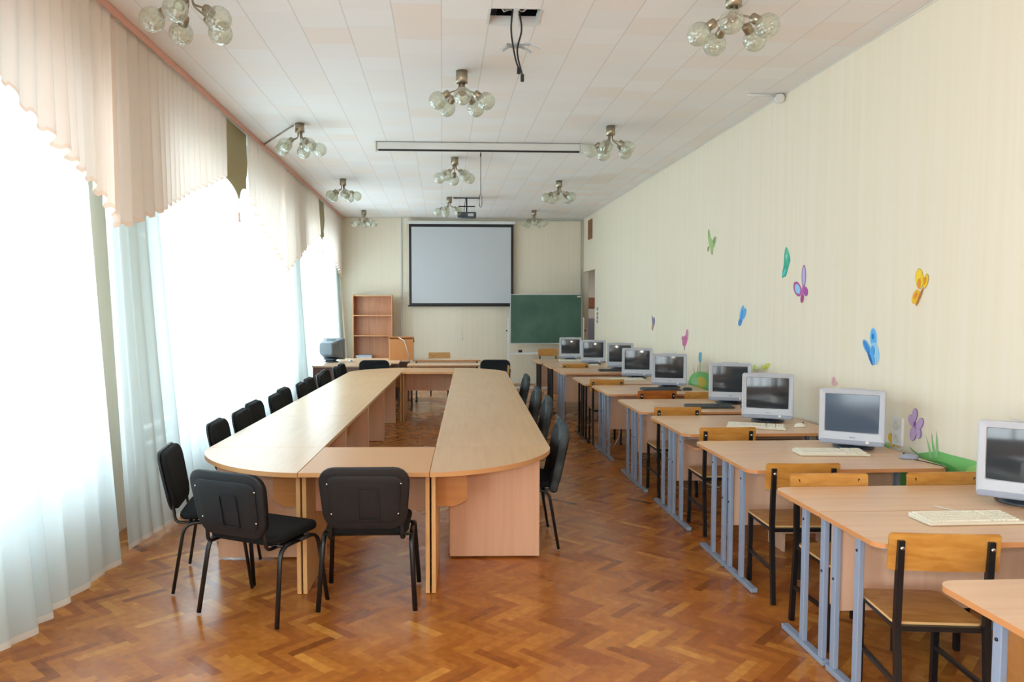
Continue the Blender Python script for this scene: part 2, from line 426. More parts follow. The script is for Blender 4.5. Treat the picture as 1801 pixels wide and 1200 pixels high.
# left wall with window openings
bays = [(-8.4, -6.5), (-5.9, -.75), (.0, 5.5), (6.45, 11.8), (12.75, 16.4)]  # first two bays, unseen behind the camera, are added to brighten the room
SZ, TZ = .60, 3.2
mb = MB(); yy = YN
for a, b in bays:
    mb.box(XL - .3, XL, yy, a, 0, H); mb.box(XL - .3, XL, a, b, 0, SZ); mb.box(XL - .3, XL, a, b, TZ, H); yy = b
mb.box(XL - .3, XL, yy, YB, 0, H); tag(mb.build('wall_left', 'wall'), kind='structure')
for i, (a, b) in enumerate(bays):
    e = empty('window_%d' % (i + 1), (XL - .15, (a + b) / 2, SZ)); tag(e, kind='structure'); hl = (b - a) / 2; hh = TZ - SZ
    f = MB(); k = max(2, round((b - a) / 1.3)); f.box(-.04, .04, -hl, hl, 0, .07); f.box(-.04, .04, -hl, hl, hh - .07, hh)
    for j in range(k + 1):
        y_ = -hl + .035 + (2 * hl - .07) * j / k; f.box(-.04, .04, y_ - .035, y_ + .035, .07, hh - .07)
    f.box(-.03, .03, -hl + .05, hl - .05, hh * .68, hh * .68 + .05); f.build('window_frame', 'windowframe', e)
    g = MB(); g.box(-.006, .0, -hl + .05, hl - .05, .06, hh - .06); g.build('pane', 'pane', e)
    s = MB(); s.box(.02, .21, -hl - .05, hl + .05, -.035, 0, .006); s.build('window_sill', 'white', e)
    # daylight through this window, made stronger at the added bays behind the camera
    li = bpy.data.lights.new('daylight', 'AREA'); li.shape = 'RECTANGLE'; li.size = b - a; li.size_y = hh
    li.energy = 100 * (b - a) * hh * (0.41 if b < 0 else 0.14 if a < 6 else 0.23 if a < 12 else 0.32); li.color = (0.91, 0.96, 1.0)
    lo = bpy.data.objects.new('daylight_%d' % i, li); COL.objects.link(lo); lo.location = (XL - .45, (a + b) / 2, (SZ + TZ) / 2); lo.rotation_euler = (0, R(-90), R(0)); lo.rotation_euler = (R(90), 0, R(-90))
# baseboards, trims
mb = MB(); mb.box(XL, XR, YB - .015, YB - .001, 0, .15); tag(mb.build('baseboard_far', 'wall'), kind='structure')
mb = MB(); mb.box(XR - .012, XR - .001, YN, OY0, 0, .08); tag(mb.build('baseboard_right', 'beech_edge'), kind='structure')
mb = MB(); mb.box(-2.2, XR - .35, 16.0, 16.06, 0, .05, .01); tag(mb.build('trim_2', 'white'), kind='structure')
mb = MB(); mb.box(1.7, 3.17, YB - .03, YB - .001, H - .06, H - .035); mb.box(3.13, 3.15, YB - .03, YB - .001, .2, H - .06); tag(mb.build('trim_3', 'alu'), kind='structure')
mb = MB(); mb.box(-2.27, -2.25, YB - .02, YB - .001, .15, H - .001); tag(mb.build('trim_4', 'offwhite'), kind='structure')
mb = MB(); mb.box(XR - .006, XR - .001, YN, YB, H - .012, H - .001); mb.box(XL, XR, YB - .006, YB - .001, H - .012, H - .001); tag(mb.build('trim_5', 'offwhite'), kind='structure')
# cable duct down the far wall left of the big screen
mb = MB(); mb.box(-.94, -.90, YB - .03, YB - .001, .8, H - .001, .004); mb.box(-.955, -.885, YB - .035, YB - .001, .72, .8, .005)
tag(mb.build('cable_duct', 'offwhite'), 'slim cream cable duct running up the far wall beside the bookcase', 'cable duct')
# corridor beyond the opening
mb = MB(); mb.box(XR + .12, 5.6, 19.4, 19.5, 0, H); mb.box(5.5, 5.6, 15.2, 19.4, 0, H); mb.box(XR + .12, 5.6, 15.1, 15.2, 0, H); mb.box(XR, XR + .12, YB + .12, 19.5, 0, H)
mb.box(XR + .12, 5.6, 15.1, 19.5, 2.9, 3.0); tag(mb.build('wall_corridor', 'concrete'), kind='structure')
mb = MB(); mb.box(XR + .0, 5.6, 15.1, 19.5, -.05, -.003); tag(mb.build('floor_corridor', 'darkpanel'), kind='structure')
mb = MB(); mb.box(3.35, 4.55, 19.34, 19.39, 0, 1.45, .01); tag(mb.build('door_1', 'doorgrey'), kind='structure')
mb = MB(); mb.box(3.45, 3.95, 19.36, 19.39, 1.72, 1.98, .005, m='signbrown'); mb.box(3.5, 3.6, 19.35, 19.361, 1.78, 1.92, m='conf_bracket')
tag(mb.build('wall_sign'), 'brown board hung on the corridor wall seen through the far opening', 'sign')

# ------------------------------------------------------------------ curtains
def smooth_noise(seed, n, amp):
    r = random.Random(seed); v = [r.uniform(-1, 1) for _ in range(n + 3)]
    def f(t):
        t = max(0, min(.9999, t)) * n; i = int(t); u = t - i; u = u * u * (3 - 2 * u)
        return amp * (v[i] * (1 - u) + v[i + 1] * u)
    return f
def sheer(y0, y1, seed, label, zlo=.015):
    ln = y1 - y0; nc = int(ln / .018); nr = 22
    rr = random.Random(seed); ph = []; p = 0
    nf = smooth_noise(seed, int(ln / .35), 1); na = smooth_noise(seed + 1, int(ln / .3), 1); nw = smooth_noise(seed + 2, max(3, int(ln / .9)), 1); nh = smooth_noise(seed + 3, int(ln / .2), 1); nb = smooth_noise(seed + 5, max(3, int(ln / .55)), 1)
    for i in range(nc + 1): ph.append(p); p += .018 * 2 * math.pi / (.26 + .14 * nf(i / nc))
    mb = MB(); grid = []
    zs = [zlo + .035 * k for k in (0, 1)] + [zlo + .035 + (H - .06 - zlo - .035) * (j / (nr - 1)) for j in range(1, nr)]
    for j, z in enumerate(zs):
        f = (H - z) / H; row = []
        for i in range(nc + 1):
            t = i / nc; amp = (.016 + .035 * f) * (.75 + .5 * na(t))
            x = -2.33 + .15 * f ** 1.3 + amp * math.sin(ph[i] + .8 * f * nw(t)) + .055 * nb(t) * f ** 2
            zz = z + (nh(t) * .018 + .012 * math.sin(ph[i]) + .02 if j < 2 else 0)
            row.append(mb.bm.verts.new((x, y0 + ln * t + .05 * nw(t) * f, zz)))
        grid.append(row)
    for j in range(len(zs) - 1):
        mi = mb._m('sheerhem' if j == 0 else 'sheer')
        for i in range(nc):
            q = mb.bm.faces.new((grid[j][i], grid[j][i + 1], grid[j + 1][i + 1], grid[j + 1][i])); q.smooth = True; q.material_index = mi
    o = mb.build('sheer_curtain', norm=False)
    tag(o, label, 'curtain', 'white sheer curtains along the window wall')
sheer(-.5, 5.16, 21, 'long white sheer curtain at the left foreground, nearest of the three')
sheer(5.36, 10.78, 31, 'white sheer curtain beside the row of black chairs, middle of the three')
sheer(10.9, 17.05, 41, 'white sheer curtain reaching the far wall, behind the grey computer monitor')

def interp(pts, y):
    for (a, za), (b, zb) in zip(pts, pts[1:]):
        if y <= b: return za + (zb - za) * max(0, (y - a)) / (b - a)
    return pts[-1][1]
def valance(pts, seed, label):
    y0, y1 = pts[0][0], pts[-1][0]; ln = y1 - y0; nc = int(ln / .014); nr = 8
    nf = smooth_noise(seed, int(ln / .3), 1); na = smooth_noise(seed + 1, int(ln / .25), 1); nw = smooth_noise(seed + 2, max(3, int(ln / .6)), 1)
    mb = MB(); grid = []; p = 0; ph = []
    for i in range(nc + 1): ph.append(p); p += ln / nc * 2 * math.pi / (.17 + .07 * nf(i / nc))
    for j in range(nr + 2):
        row = []
        for i in range(nc + 1):
            t = i / nc; y = y0 + ln * t; zb = interp(pts, y)
            # the hem steps with the pleats
            zb += .022 * (((ph[i] / (2 * math.pi)) % 1) - .5) * (1 if pts[0][1] < pts[-1][1] else -1)
            top = H - .03
            fr = [0, .025][j] if j < 2 else .025 + (1 - .025) * (j - 1) / nr
            z = zb + (top - zb) * fr; f = 1 - fr
            amp = (.012 + .022 * f) * (.8 + .5 * na(t))
            row.append(mb.bm.verts.new((-2.215 + amp * math.sin(ph[i] + .4 * f * nw(t)) + .02 * f * nw(t), y, z)))
        grid.append(row)
    for j in range(nr + 1):
        mi = mb._m('peachhem' if j == 0 else 'peach')
        for i in range(nc):
            q = mb.bm.faces.new((grid[j][i], grid[j][i + 1], grid[j + 1][i + 1], grid[j + 1][i])); q.smooth = True; q.material_index = mi
    tag(mb.build('curtain_valance', norm=False), label, 'valance', 'peach scalloped valances above the sheer curtains')
valance([(-.4, 2.3), (.5, 2.65), (2.2, 3.08)], 3, 'peach valance rising behind the camera, nearest of the row')
valance([(3.0, 3.08), (4.11, 2.88), (4.55, 2.68), (5.03, 2.5), (5.40, 2.36)], 7, 'large peach valance at the top left corner, sloping down to the first window pier')
valance([(5.35, 2.29), (5.58, 2.32), (6.18, 2.5), (7.0, 2.78), (8.10, 3.10)], 12, 'peach pleated valance rising to the first khaki pelmet piece')
valance([(8.93, 3.0), (9.5, 2.74), (10.3, 2.48), (11.12, 2.26)], 17, 'peach valance sloping down just beyond the first khaki pelmet piece')
valance([(11.1, 2.26), (12.51, 2.68), (13.98, 3.06)], 23, 'peach valance rising to the second, farther khaki pelmet piece')
valance([(14.64, 3.0), (15.8, 2.72), (17.1, 2.37)], 29, 'short peach valance in the far corner of the room')
# curtain rail with pink tape
mb = MB(); mb.box(-2.38, -2.18, YN + .05, YB - .05, H - .028, H - .003, .004, m='white'); mb.box(-2.178, -2.170, -.4, YB - .06, H - .055, H - .003, m='pinktape')
tag(mb.build('curtain_rail'), 'ceiling curtain rail with pink ribbed tape along the window side', 'curtain rail')
def khaki(ya, yb, ym, zm, zp, label):
    e = empty('pelmet_piece', (-2.222, (ya + yb) / 2, H - .02)); pts = []
    y0, y1, yc = ya - (ya + yb) / 2, yb - (ya + yb) / 2, ym - (ya + yb) / 2; top = -.02
    mb = MB(); zs = zm - H + .02; zq = zp - H + .02
    low = []
    for k in range(17):
        t = k / 16; y = y0 + (yc - y0) * t; low.append((y, zs + (zq - zs) * (1 - math.sqrt(max(0, 1 - t * t))) ** .8))
    for k in range(1, 17):
        t = 1 - k / 16; y = y1 + (yc - y1) * t; low.append((y, zs + (zq - zs) * (1 - math.sqrt(max(0, 1 - t * t))) ** 1.0))
    n = len(low); rows = []
    for j in range(7):
        rows.append([(y, top + (z - top) * j / 6) for y, z in low])
    def bow(y, z): return .012 * math.sin(z * 14) * min(1, -z * 2)
    A = [[mb.bm.verts.new((.0 + bow(y, z), y, z)) for y, z in r] for r in rows]; B = [[mb.bm.verts.new((-.012 + bow(y, z), y, z)) for y, z in r] for r in rows]
    for G in (A, B):
        for j in range(6):
            for i in range(n - 1):
                q = mb.bm.faces.new((G[j][i], G[j][i + 1], G[j + 1][i + 1], G[j + 1][i])); q.smooth = True
    mb.build('cloth_panel', 'khaki', e)
    t = MB(); t.tube([(0, yc, zq - .0), (0, yc, zq - .1)], .004, 6, m='khaki2'); t.lathe([(.004, 0), (.014, -.02), (.012, -.05), (.02, -.11)], (0, yc, zq - .1), 8, m='pinktape'); t.build('tassel', parent=e)
    tag(e, label, 'pelmet', 'khaki pelmet pieces between the peach valances')
khaki(8.105, 8.925, 8.54, 3.08, 2.88, 'khaki pointed pelmet piece with a tassel, the nearer of the two')
khaki(13.985, 14.635, 14.36, 3.06, 2.93, 'khaki pointed pelmet piece with a tassel, the farther of the two')
tag(MB().tube([(-2.17, 9.56, H - .012), (-1.62, 8.55, H - .012)], .008, 6).build('cable_conduit', 'brass'), 'thin brown conduit from the curtain rail to a ceiling lamp', 'conduit')

# ------------------------------------------------------------------ conference table of modules
TH = R(-2.0); TO = Vector((-.437, 5.29, 0))
HV, OV = .388, 1.185; UL = 6.10; DE = .825; TT = .028
GP = .0015
def conf_world(v, u): return TO + Vector((math.cos(TH) * v - math.sin(TH) * u, math.sin(TH) * v + math.cos(TH) * u, 0))
def conf_thing(u0, v0, label, flip=1):
    o = empty('table_module', conf_world(v0, u0), TH); tag(o, label, 'table', 'modules of the ring shaped conference table'); return o
def side_module(side, k):
    ml = UL / 4; uc = ml * (k + .5); s = side
    lab = ['nearest', 'second', 'third', 'farthest'][k]
    e = conf_thing(uc, s * (HV + OV) / 2, '%s straight module on the %s side of the light wood ring table' % (lab, 'window' if s < 0 else 'computer desk'))
    hw = (OV - HV) / 2 - GP; hl = ml / 2 - GP
    mb = MB(); mb.box(-hw, hw, -hl, hl, T - TT, T, .002, m='conf_top', seg=1); mb.build('tabletop', parent=e)
    for sg in (-1, 1):
        x0, x1 = (-hw + .09, hw - .09) if s > 0 else (-hw + .43, hw - .09)
        p = MB(); y = sg * (hl - .02); p.box(x0, x1, y - .0125, y + .0125, .004, T - TT, .002); p.build('end_panel', 'conf_panel', e)
    p = MB(); xm = -.25 if s > 0 else .1; p.box(xm - .009, xm + .009, -hl + .034, hl - .034, .36, T - TT); p.build('modesty_panel', 'conf_bracket' if s < 0 else 'conf_panel', e)
for s in (-1, 1):
    for k in range(4): side_module(s, k)
def corner(side, end):
    """end: -1 near, 1 far"""
    u0 = 0 if end < 0 else UL
    lab = 'rounded corner module of the ring table, %s end, %s side' % ('near' if end < 0 else 'far', 'window' if side < 0 else 'computer desk')
    e = conf_thing(u0, side * HV, lab)
    W, D = OV - HV, DE
    pts = [(GP, GP), (W - 0, GP)]
    for k in range(1, 25):
        a = R(90 * k / 24); pts.append((max(GP, W * max(0, math.cos(a)) ** 1.14), D * math.sin(a) ** 1.14))
    pts = [(x * side, y * end) for x, y in pts]
    if side * end < 0: pts = pts[::-1]
    mb = MB(); mb.prism(pts, T - TT, T, 'conf_top', 'conf_edge'); mb.build('tabletop', parent=e)
    p = MB(); p.box(*sorted((side * .10, side * (.33 if (side < 0 and end > 0) else .72))), *sorted((end * .05, end * .075)), .012, T - TT, .002); p.build('end_panel', 'conf_panel', e)
    p = MB(); p.box(*sorted((side * .006, side * .031)), *sorted((end * .09, end * (D - .09))), .004, T - TT, .002); p.build('side_panel', 'conf_leg', e)
    p = MB(); y = end * (D - .3)
    out = [(.032, T - TT), (.22, T - TT), (.22, T - TT - .21), (.14, T - TT - .25), (.032, T - TT - .25)]
    rings = [[(side * x, y + dy, z) for x, z in out] for dy in (-.009, .009)]
    p.loft(rings, None, False); p.build('bracket_board', 'conf_bracket', e)
for s in (-1, 1):
    for en in (-1, 1): corner(s, en)
def middle(end):
    e = conf_thing(0 if end < 0 else UL, 0, 'straight module across the %s end of the ring table' % ('near' if end < 0 else 'far'))
    hw = HV - GP; mb = MB(); mb.box(-hw, hw, *sorted((end * GP, end * DE)), T - TT, T, .002, m='conf_top', seg=1)
    for f in mb.bm.faces:
        if abs(f.normal.z) < .5: f.material_index = mb._m('conf_edge')
    mb.build('tabletop', parent=e)
    for sg in (-1, 1):
        p = MB(); p.box(*sorted((sg * (hw - .004), sg * (hw - .029))), *sorted((end * .09, end * (DE - .09))), .004, T - TT, .002); p.build('side_panel', 'conf_leg', e)
    p = MB(); p.box(-hw + .03, hw - .03, end * .45 - .009, end * .45 + .009, .44, T - TT); p.build('modesty_panel', 'conf_panel', e)
middle(-1); middle(1)

# ------------------------------------------------------------------ black visitor chairs
def make_visitor(cover=False):
    e = empty('visitor_chair')
    s = MB(); pad(s, .475, .43, .05, .07, None, edge=.022, crown=.008); s.warp(lambda c: (c.x, c.y + .02, c.z + .465 - .03 * max(0, (c.y - .1)) ** 1 * 1.2 + .06 * c.x * c.x)); s.build('seat', 'chairfab', e)
    lean = R(11)
    def up(c, off=0.0):
        # local (x, height, thickness) -> chair space, a gently curved, leaning back
        x, h, t = c.x, c.y, c.z + off; y = -.255 - t + .22 * x * x
        y -= math.sin(lean) * (h) ; return (x, y, .675 + h * math.cos(lean))
    b = MB(); pad(b, .505, .36, .035, .09, None, taper=.12, edge=.015, crown=.01); b.warp(lambda c: up(Vector((c.x, c.y, -c.z)))); b.build('backrest', 'chairfab', e)
    g = MB(); pad(g, .52, .375, .018, .095, None, taper=.12, edge=.008, crown=0)
    g.warp(lambda c: up(Vector((c.x, c.y, c.z)), .026)); sh = g.build('back_shell', 'chairplast', e)
    g = MB(); pad(g, .42, .28, .007, .05, None, taper=.10, edge=.003, crown=0); g.warp(lambda c: up(Vector((c.x, c.y - .005, c.z)), .037)); g.build('shell_panel', 'chairplast', sh)
    g = MB(); g2 = [rrect(.12, .19, .015), rrect(.108, .178, .012)]
    g.loft([[(x, y, 0) for x, y in rrect(.12, .19, .015)], [(x, y, .006) for x, y in rrect(.12, .19, .015)], [(x, y, .006) for x, y in rrect(.104, .174, .012)], [(x, y, .0) for x, y in rrect(.104, .174, .012)]], None, False, False)
    g.warp(lambda c: up(Vector((c.x + .02, c.y - .035, c.z)), .040)); g.build('moulded_rib', 'chairplast', sh)
    for sx in (-1, 1):
        fr = fillet([(sx * .275, .235, .012), (sx * .25, .175, .43), (sx * .25, .0, .43)], .07); g = MB(); g.tube(fr, .0105, 10, rx=.0145); g.build('leg', 'blackmetal', e)
        rr_ = fillet([(sx * .275, -.225, .012), (sx * .25, -.155, .43), (sx * .25, .0, .43)], .07); g = MB(); g.tube(rr_, .0105, 10, rx=.0145); g.build('leg', 'blackmetal', e)
    g = MB()
    for sx in (-1, 1):
        g.tube(fillet([(sx * .205, .1, .425), (sx * .205, -.215, .425), (sx * .2, -.222, .50), (sx * .195, -.258, .66)], .06), .009, 8, rx=.013)
    g.tube([(-.25, .12, .43), (.25, .12, .43)], .009, 8); g.tube([(-.25, -.13, .43), (.25, -.13, .43)], .009, 8)
    g.build('back_frame', 'blackmetal', e)
    for sx in (-1, 1):
        for h in (.09, -.09):
            g = MB(); c = up(Vector((sx * (.195 + h * .1), h, 0)), .038); g.lathe([(.006, 0), (.006, .004), (.002, .006)], c, 8, axis=(0, -1, 0)); g.build('screw', 'chrome', e)
    if cover:
        g = MB(); pad(g, .50, .50, .05, .07, None, taper=-.06, edge=.022, crown=.0)
        nz = smooth_noise(5, 9, 1); n2 = smooth_noise(6, 7, 1)
        g.warp(lambda c: up(Vector((c.x * (1 + .05 * nz((c.y + .3) / .6)), c.y - .03, c.z * (1 + .25 * n2((c.x + .3) / .6)) + .012 * math.sin(c.y * 30 + c.x * 9))), .008)); g.build('cloth_cover', 'greycover', e)
    return e
vc = make_visitor(); used = False
VG = 'black visitor chairs around the ring table'
def vchair(x, y, rz, label):
    global used
    o = place(vc, used, (x, y, 0), rz, label, 'chair', VG); used = True; return o
vchair(-.43, 4.49, R(-1), 'black visitor chair at the near end of the ring table, back square to the camera')
vchair(-1.035, 4.375, R(-27), 'black visitor chair turned at an angle by the rounded near corner of the ring table')
vchair(-1.445, 4.905, R(-82), 'black visitor chair seen side on beside the white curtain, nearest on the window side')
LC = [(5.99, -88, 0), (6.58, -89, 0.01), (7.17, -91, -0.05), (7.76, -89, 0), (8.35, -91, -0.06), (8.94, -88, 0), (9.53, -91, -0.03), (10.12, -89, 0), (10.71, -91, -0.05), (11.30, -89, 0), (11.89, -91, -0.02)]
ords = ['second', 'third', 'fourth', 'fifth', 'sixth', 'seventh', 'eighth', 'ninth', 'tenth', 'eleventh', 'twelfth']
for (y, a, dx), w_ in zip(LC, ords):
    tx = conf_world(-OV, (y - 5.33)).x
    vchair(tx + .13 + dx, y, R(a), 'black visitor chair on the window side of the ring table, %s from the near end' % w_)
vchair(-1.13, 12.38, R(180), 'black visitor chair at the far end of the ring table, window side')
vchair(.86, 12.38, R(176), 'black visitor chair at the far end of the ring table, computer side')
cc = make_visitor(True)
for i, (x, y, a, w_) in enumerate(((.60, 5.60, 90, 'nearest'), (.705, 7.10, 88, 'second'), (.71, 7.96, 90, 'third'), (.765, 9.48, 90, 'farthest'))):
    place(cc, i > 0, (x, y, 0), R(a), w_ + ' of the grey cloth covered chairs along the right edge of the ring table', 'chair', 'grey covered chairs on the computer side of the ring table')

# ------------------------------------------------------------------ school chairs
def make_school(seatmat='ply_seat', backmat='ply'):
    e = empty('school_chair')
    s = MB(); s.prism([(x, y + .01) for x, y in rrect(.36, .38, .035)], .442, .453, seatmat, 'ply_edge'); s.warp(lambda c: (c.x, c.y, c.z - .25 * c.x * c.x * 0 + (-.012 * max(0, c.y - .12) * 4))); s.build('seat', parent=e)
    b = MB()
    n = 16; rings = []
    for k in range(n + 1):
        x = max(-.217, min(.217, -.217 - .434 / 28 + .434 * (k / 14) - 0)) if 0 else (-.217 if k == 0 else .217 if k == n else -.207 + .414 * (k - 1) / (n - 2)); y = -.186 + .0 - .22 * (.217 ** 2 - x * x)
        zt = .829 - (.010 if k in (0, n) else 0); zb = .672 + (.008 if k in (0, n) else 0)
        rings.append([(x, y + .005, zb), (x, y + .005 - .012, zt), (x, y - .005 - .012, zt), (x, y - .005, zb)])
    b.loft(rings, backmat, False); b.build('backrest', parent=e)
    for sx in (-1, 1):
        g = MB(); g.tube([(sx * .175, -.235, .0), (sx * .175, -.195, .45), (sx * .175, -.207, .80)], .0125, 4, sq=True); g.build('leg', 'blackmetal', e)
        g = MB(); g.tube([(sx * .165, .175, .0), (sx * .165, .165, .44)], .0125, 4, sq=True); g.build('leg', 'blackmetal', e)
        g = MB(); g.tube([(sx * .175, -.218, .20), (sx * .165, .17, .20)], .009, 4, sq=True); g.build('stretcher', 'blackmetal', e)
        for z in (.77,):
            g = MB(); g.lathe([(.009, 0), (.009, .003), (.004, .007)], (sx * .175, -.221, z), 10, axis=(0, -1, 0)); g.build('bolt', 'chrome', e)
    g = MB(); g.tube([(-.175, -.185, .43), (.175, -.185, .43)], .011, 4, sq=True); g.tube([(-.165, .165, .43), (.165, .165, .43)], .011, 4, sq=True)
    for sx in (-1, 1): g.tube([(sx * .17, -.185, .43), (sx * .16, .165, .43)], .011, 4, sq=True)
    g.build('seat_frame', 'blackmetal', e)
    return e
sc0 = make_school(); sc_red = make_school('ply_red', 'ply_red'); su = [False]
SG = 'wooden school chairs at the computer desks'
def schair(x, y, rz, label, group=SG):
    o = place(sc0, su[0], (x, y, 0), rz, label, 'chair', group); su[0] = True; return o
# user side chairs (their backs towards the camera)
schair(2.045, 3.12, R(-7), 'orange plywood school chair in the right foreground, drawn up to the second desk row')
schair(2.11, 4.50, R(-2), 'orange plywood school chair facing the desk with the cream keyboard and grey mouse')
schair(2.16, 5.83, R(0), 'orange plywood school chair before the desk with the white mouse')
schair(2.14, 7.00, R(0), 'orange plywood school chair before the dark keyboard of the fifth desk row')
place(sc_red, False, (2.33, 8.35, 0), R(2), 'reddish brown plywood school chair at the sixth desk row', 'chair', SG)
schair(2.08, 9.66, R(-3), 'orange plywood school chair before the seventh desk row, its seat showing in the aisle')
schair(2.12, 12.285, R(2), 'pale plywood school chair in the narrow gap behind the eighth desk row')
# chairs on the far side of the desks, facing the camera
schair(2.11, 3.82, R(180), 'plywood school chair facing the camera behind the second desk row, aisle side')
schair(2.765, 3.82, R(180), 'plywood school chair facing the camera behind the second desk row, wall side')
schair(2.80, 7.78, R(180), 'plywood school chair facing the camera behind the fifth desk row, wall side')
schair(.82, 11.68, R(88), 'pale wooden chair by the far right corner of the ring table', 'wooden chairs at the far end of the room')
schair(-.06, 15.05, R(180), 'wooden chair facing the camera behind the centre desks by the far wall', 'wooden chairs at the far end of the room')
schair(2.3, 16.3, R(180), 'wooden chair facing the camera in the far right corner, below the green chalkboard', 'wooden chairs at the far end of the room')

# ------------------------------------------------------------------ student desks
def make_desk(metal, shelf=False):
    e = empty('student_desk'); L2 = .625; D2 = .248
    pts = []
    for sx, sy, a0, r in ((1, 1, 0, .006), (-1, 1, 90, .006), (-1, -1, 180, .07), (1, -1, 270, .07)):
        for k in range(7):
            a = R(a0 + 90 * k / 6); pts.append((sx * (L2 - r) + r * math.cos(a), sy * (D2 - r) + r * math.sin(a)))
    t = MB(); t.prism(pts, T - .022, T, 'beech_x', 'beech_edge'); t.build('tabletop', parent=e)
    for sx in (-1, 1):
        x = sx * (L2 - .065)
        g = MB(); g.box(x - .02, x + .02, -.21, .235, .003, .03, .003); g.build('foot_bar', metal, e)
        for y in (.0, .195):
            g = MB(); g.box(x - .0125, x + .0125, y - .02, y + .02, .03, T - .022, .003); lg = g.build('leg', metal, e)
            g = MB(); g.lathe([(.007, 0), (.006, .004), (.002, .005)], (x - .0125 if sx < 0 else x + .0125, y, .46 if y else .66), 8, axis=(sx, 0, 0)); g.build('bolt', 'blackmetal', lg)
        g = MB(); g.box(x - .01, x + .01, -.2, .2, T - .04, T - .0225); g.build('top_bracket', metal, e)
    g = MB(); g.box(-L2 + .09, L2 - .09, .205, .223, .30, T - .024, .001); g.build('modesty_panel', 'beech_z', e)
    if shelf:
        p2 = []
        for sx, sy, a0, r in ((1, 1, 0, .006), (-1, 1, 90, .006), (-1, -1, 180, .05), (1, -1, 270, .05)):
            for k in range(5):
                a = R(a0 + 90 * k / 4); p2.append((sx * (.52 - r) + r * math.cos(a), sy * (.195 - r) + r * math.sin(a)))
        g = MB(); g.prism(p2, T - .135, T - .119, 'beech_x', 'beech_edge'); g.build('book_shelf', parent=e)
    return e
dk_g = make_desk('greymetal'); dk_s = make_desk('greymetal', True); dk_b = make_desk('blackmetal')
du = {}
DG = 'student desks standing in pairs along the painted wall'
def desk(proto, key, y, x, flip, label, group=DG, rz=0):
    o = place(proto, du.get(key, False), (x, y, 0), (math.pi if flip else 0) + rz, label, 'desk', group); du[key] = True
    return o
rows = [('first', 2.08, 2.37, 'g', 'g'), ('second', 3.49, 2.41, 'g', 'g'), ('third', 4.91, 2.45, 'g', 'g'), ('fourth', 6.20, 2.47, 's', 'g'), ('fifth', 7.42, 2.46, 'g', 'g'),
        ('sixth', 8.87, 2.47, 'g', 'g'), ('seventh', 10.0, 2.42, 'b', 'b'), ('eighth', 11.55, 2.38, 'g', 'g'), ('ninth', 12.62, 2.36, 'b', 'b'), ('tenth', 13.66, 2.30, 'b', 'b')]
protos = {'g': dk_g, 's': dk_s, 'b': dk_b}
for nm, yc, xc, kf, kb_ in rows:
    met = 'black' if kf == 'b' else 'blue grey'
    desk(protos[kf], kf, yc - .2505, xc, False, 'beech student desk with %s legs, front desk of the %s row from the camera' % (met, nm))
    desk(protos[kb_], kb_, yc + .2505, xc, True, 'beech student desk with %s legs, rear desk of the %s row from the camera' % ('black' if kb_ == 'b' else 'blue grey', nm))
# far desks
FG = 'desks at the far end of the room'
desk(dk_b, 'b', 12.98, .03, False, 'beech desk before the far wall at the centre, front one of the pair', FG)
desk(dk_b, 'b', 14.2, .08, True, 'beech desk before the far wall at the centre, rear one with a brown side box', FG)
mb = MB(); mb.box(.71, .86, 13.98, 14.4, .003, .6, .003); 
tag(mb.build('side_box', 'darkpanel'), 'low dark brown box under the right end of the rear centre desk', 'box')
def big_desk(x, y, w, d, label):
    e = empty('office_desk', (x, y, 0)); tag(e, label, 'desk', FG)
    t = MB(); t.box(-w / 2, w / 2, -d / 2, d / 2, T - .026, T, .002, m='beech_x', seg=1); t.build('tabletop', parent=e)
    for sx in (-1, 1):
        g = MB(); g.box(*sorted((sx * (w / 2 - .01), sx * (w / 2 - .035))), -d / 2 + .03, d / 2 - .03, .004, T - .026); g.build('side_panel', 'darkpanel', e)
    g = MB(); g.box(-w / 2 + .036, w / 2 - .036, -d / 2 + .04, -d / 2 + .058, .12, T - .026); g.build('front_panel', 'darkpanel', e); return e
big_desk(-1.52, 13.0, 1.28, .60, 'nearest of three desks by the curtain at the far end, with dark brown front panel')
big_desk(-1.40, 13.62, 1.28, .60, 'desk behind the nearest one by the curtain, grey monitor on it')
big_desk(-1.31, 14.24, 1.4, .60, 'desk by the bookcase with the orange lectern on its right end')

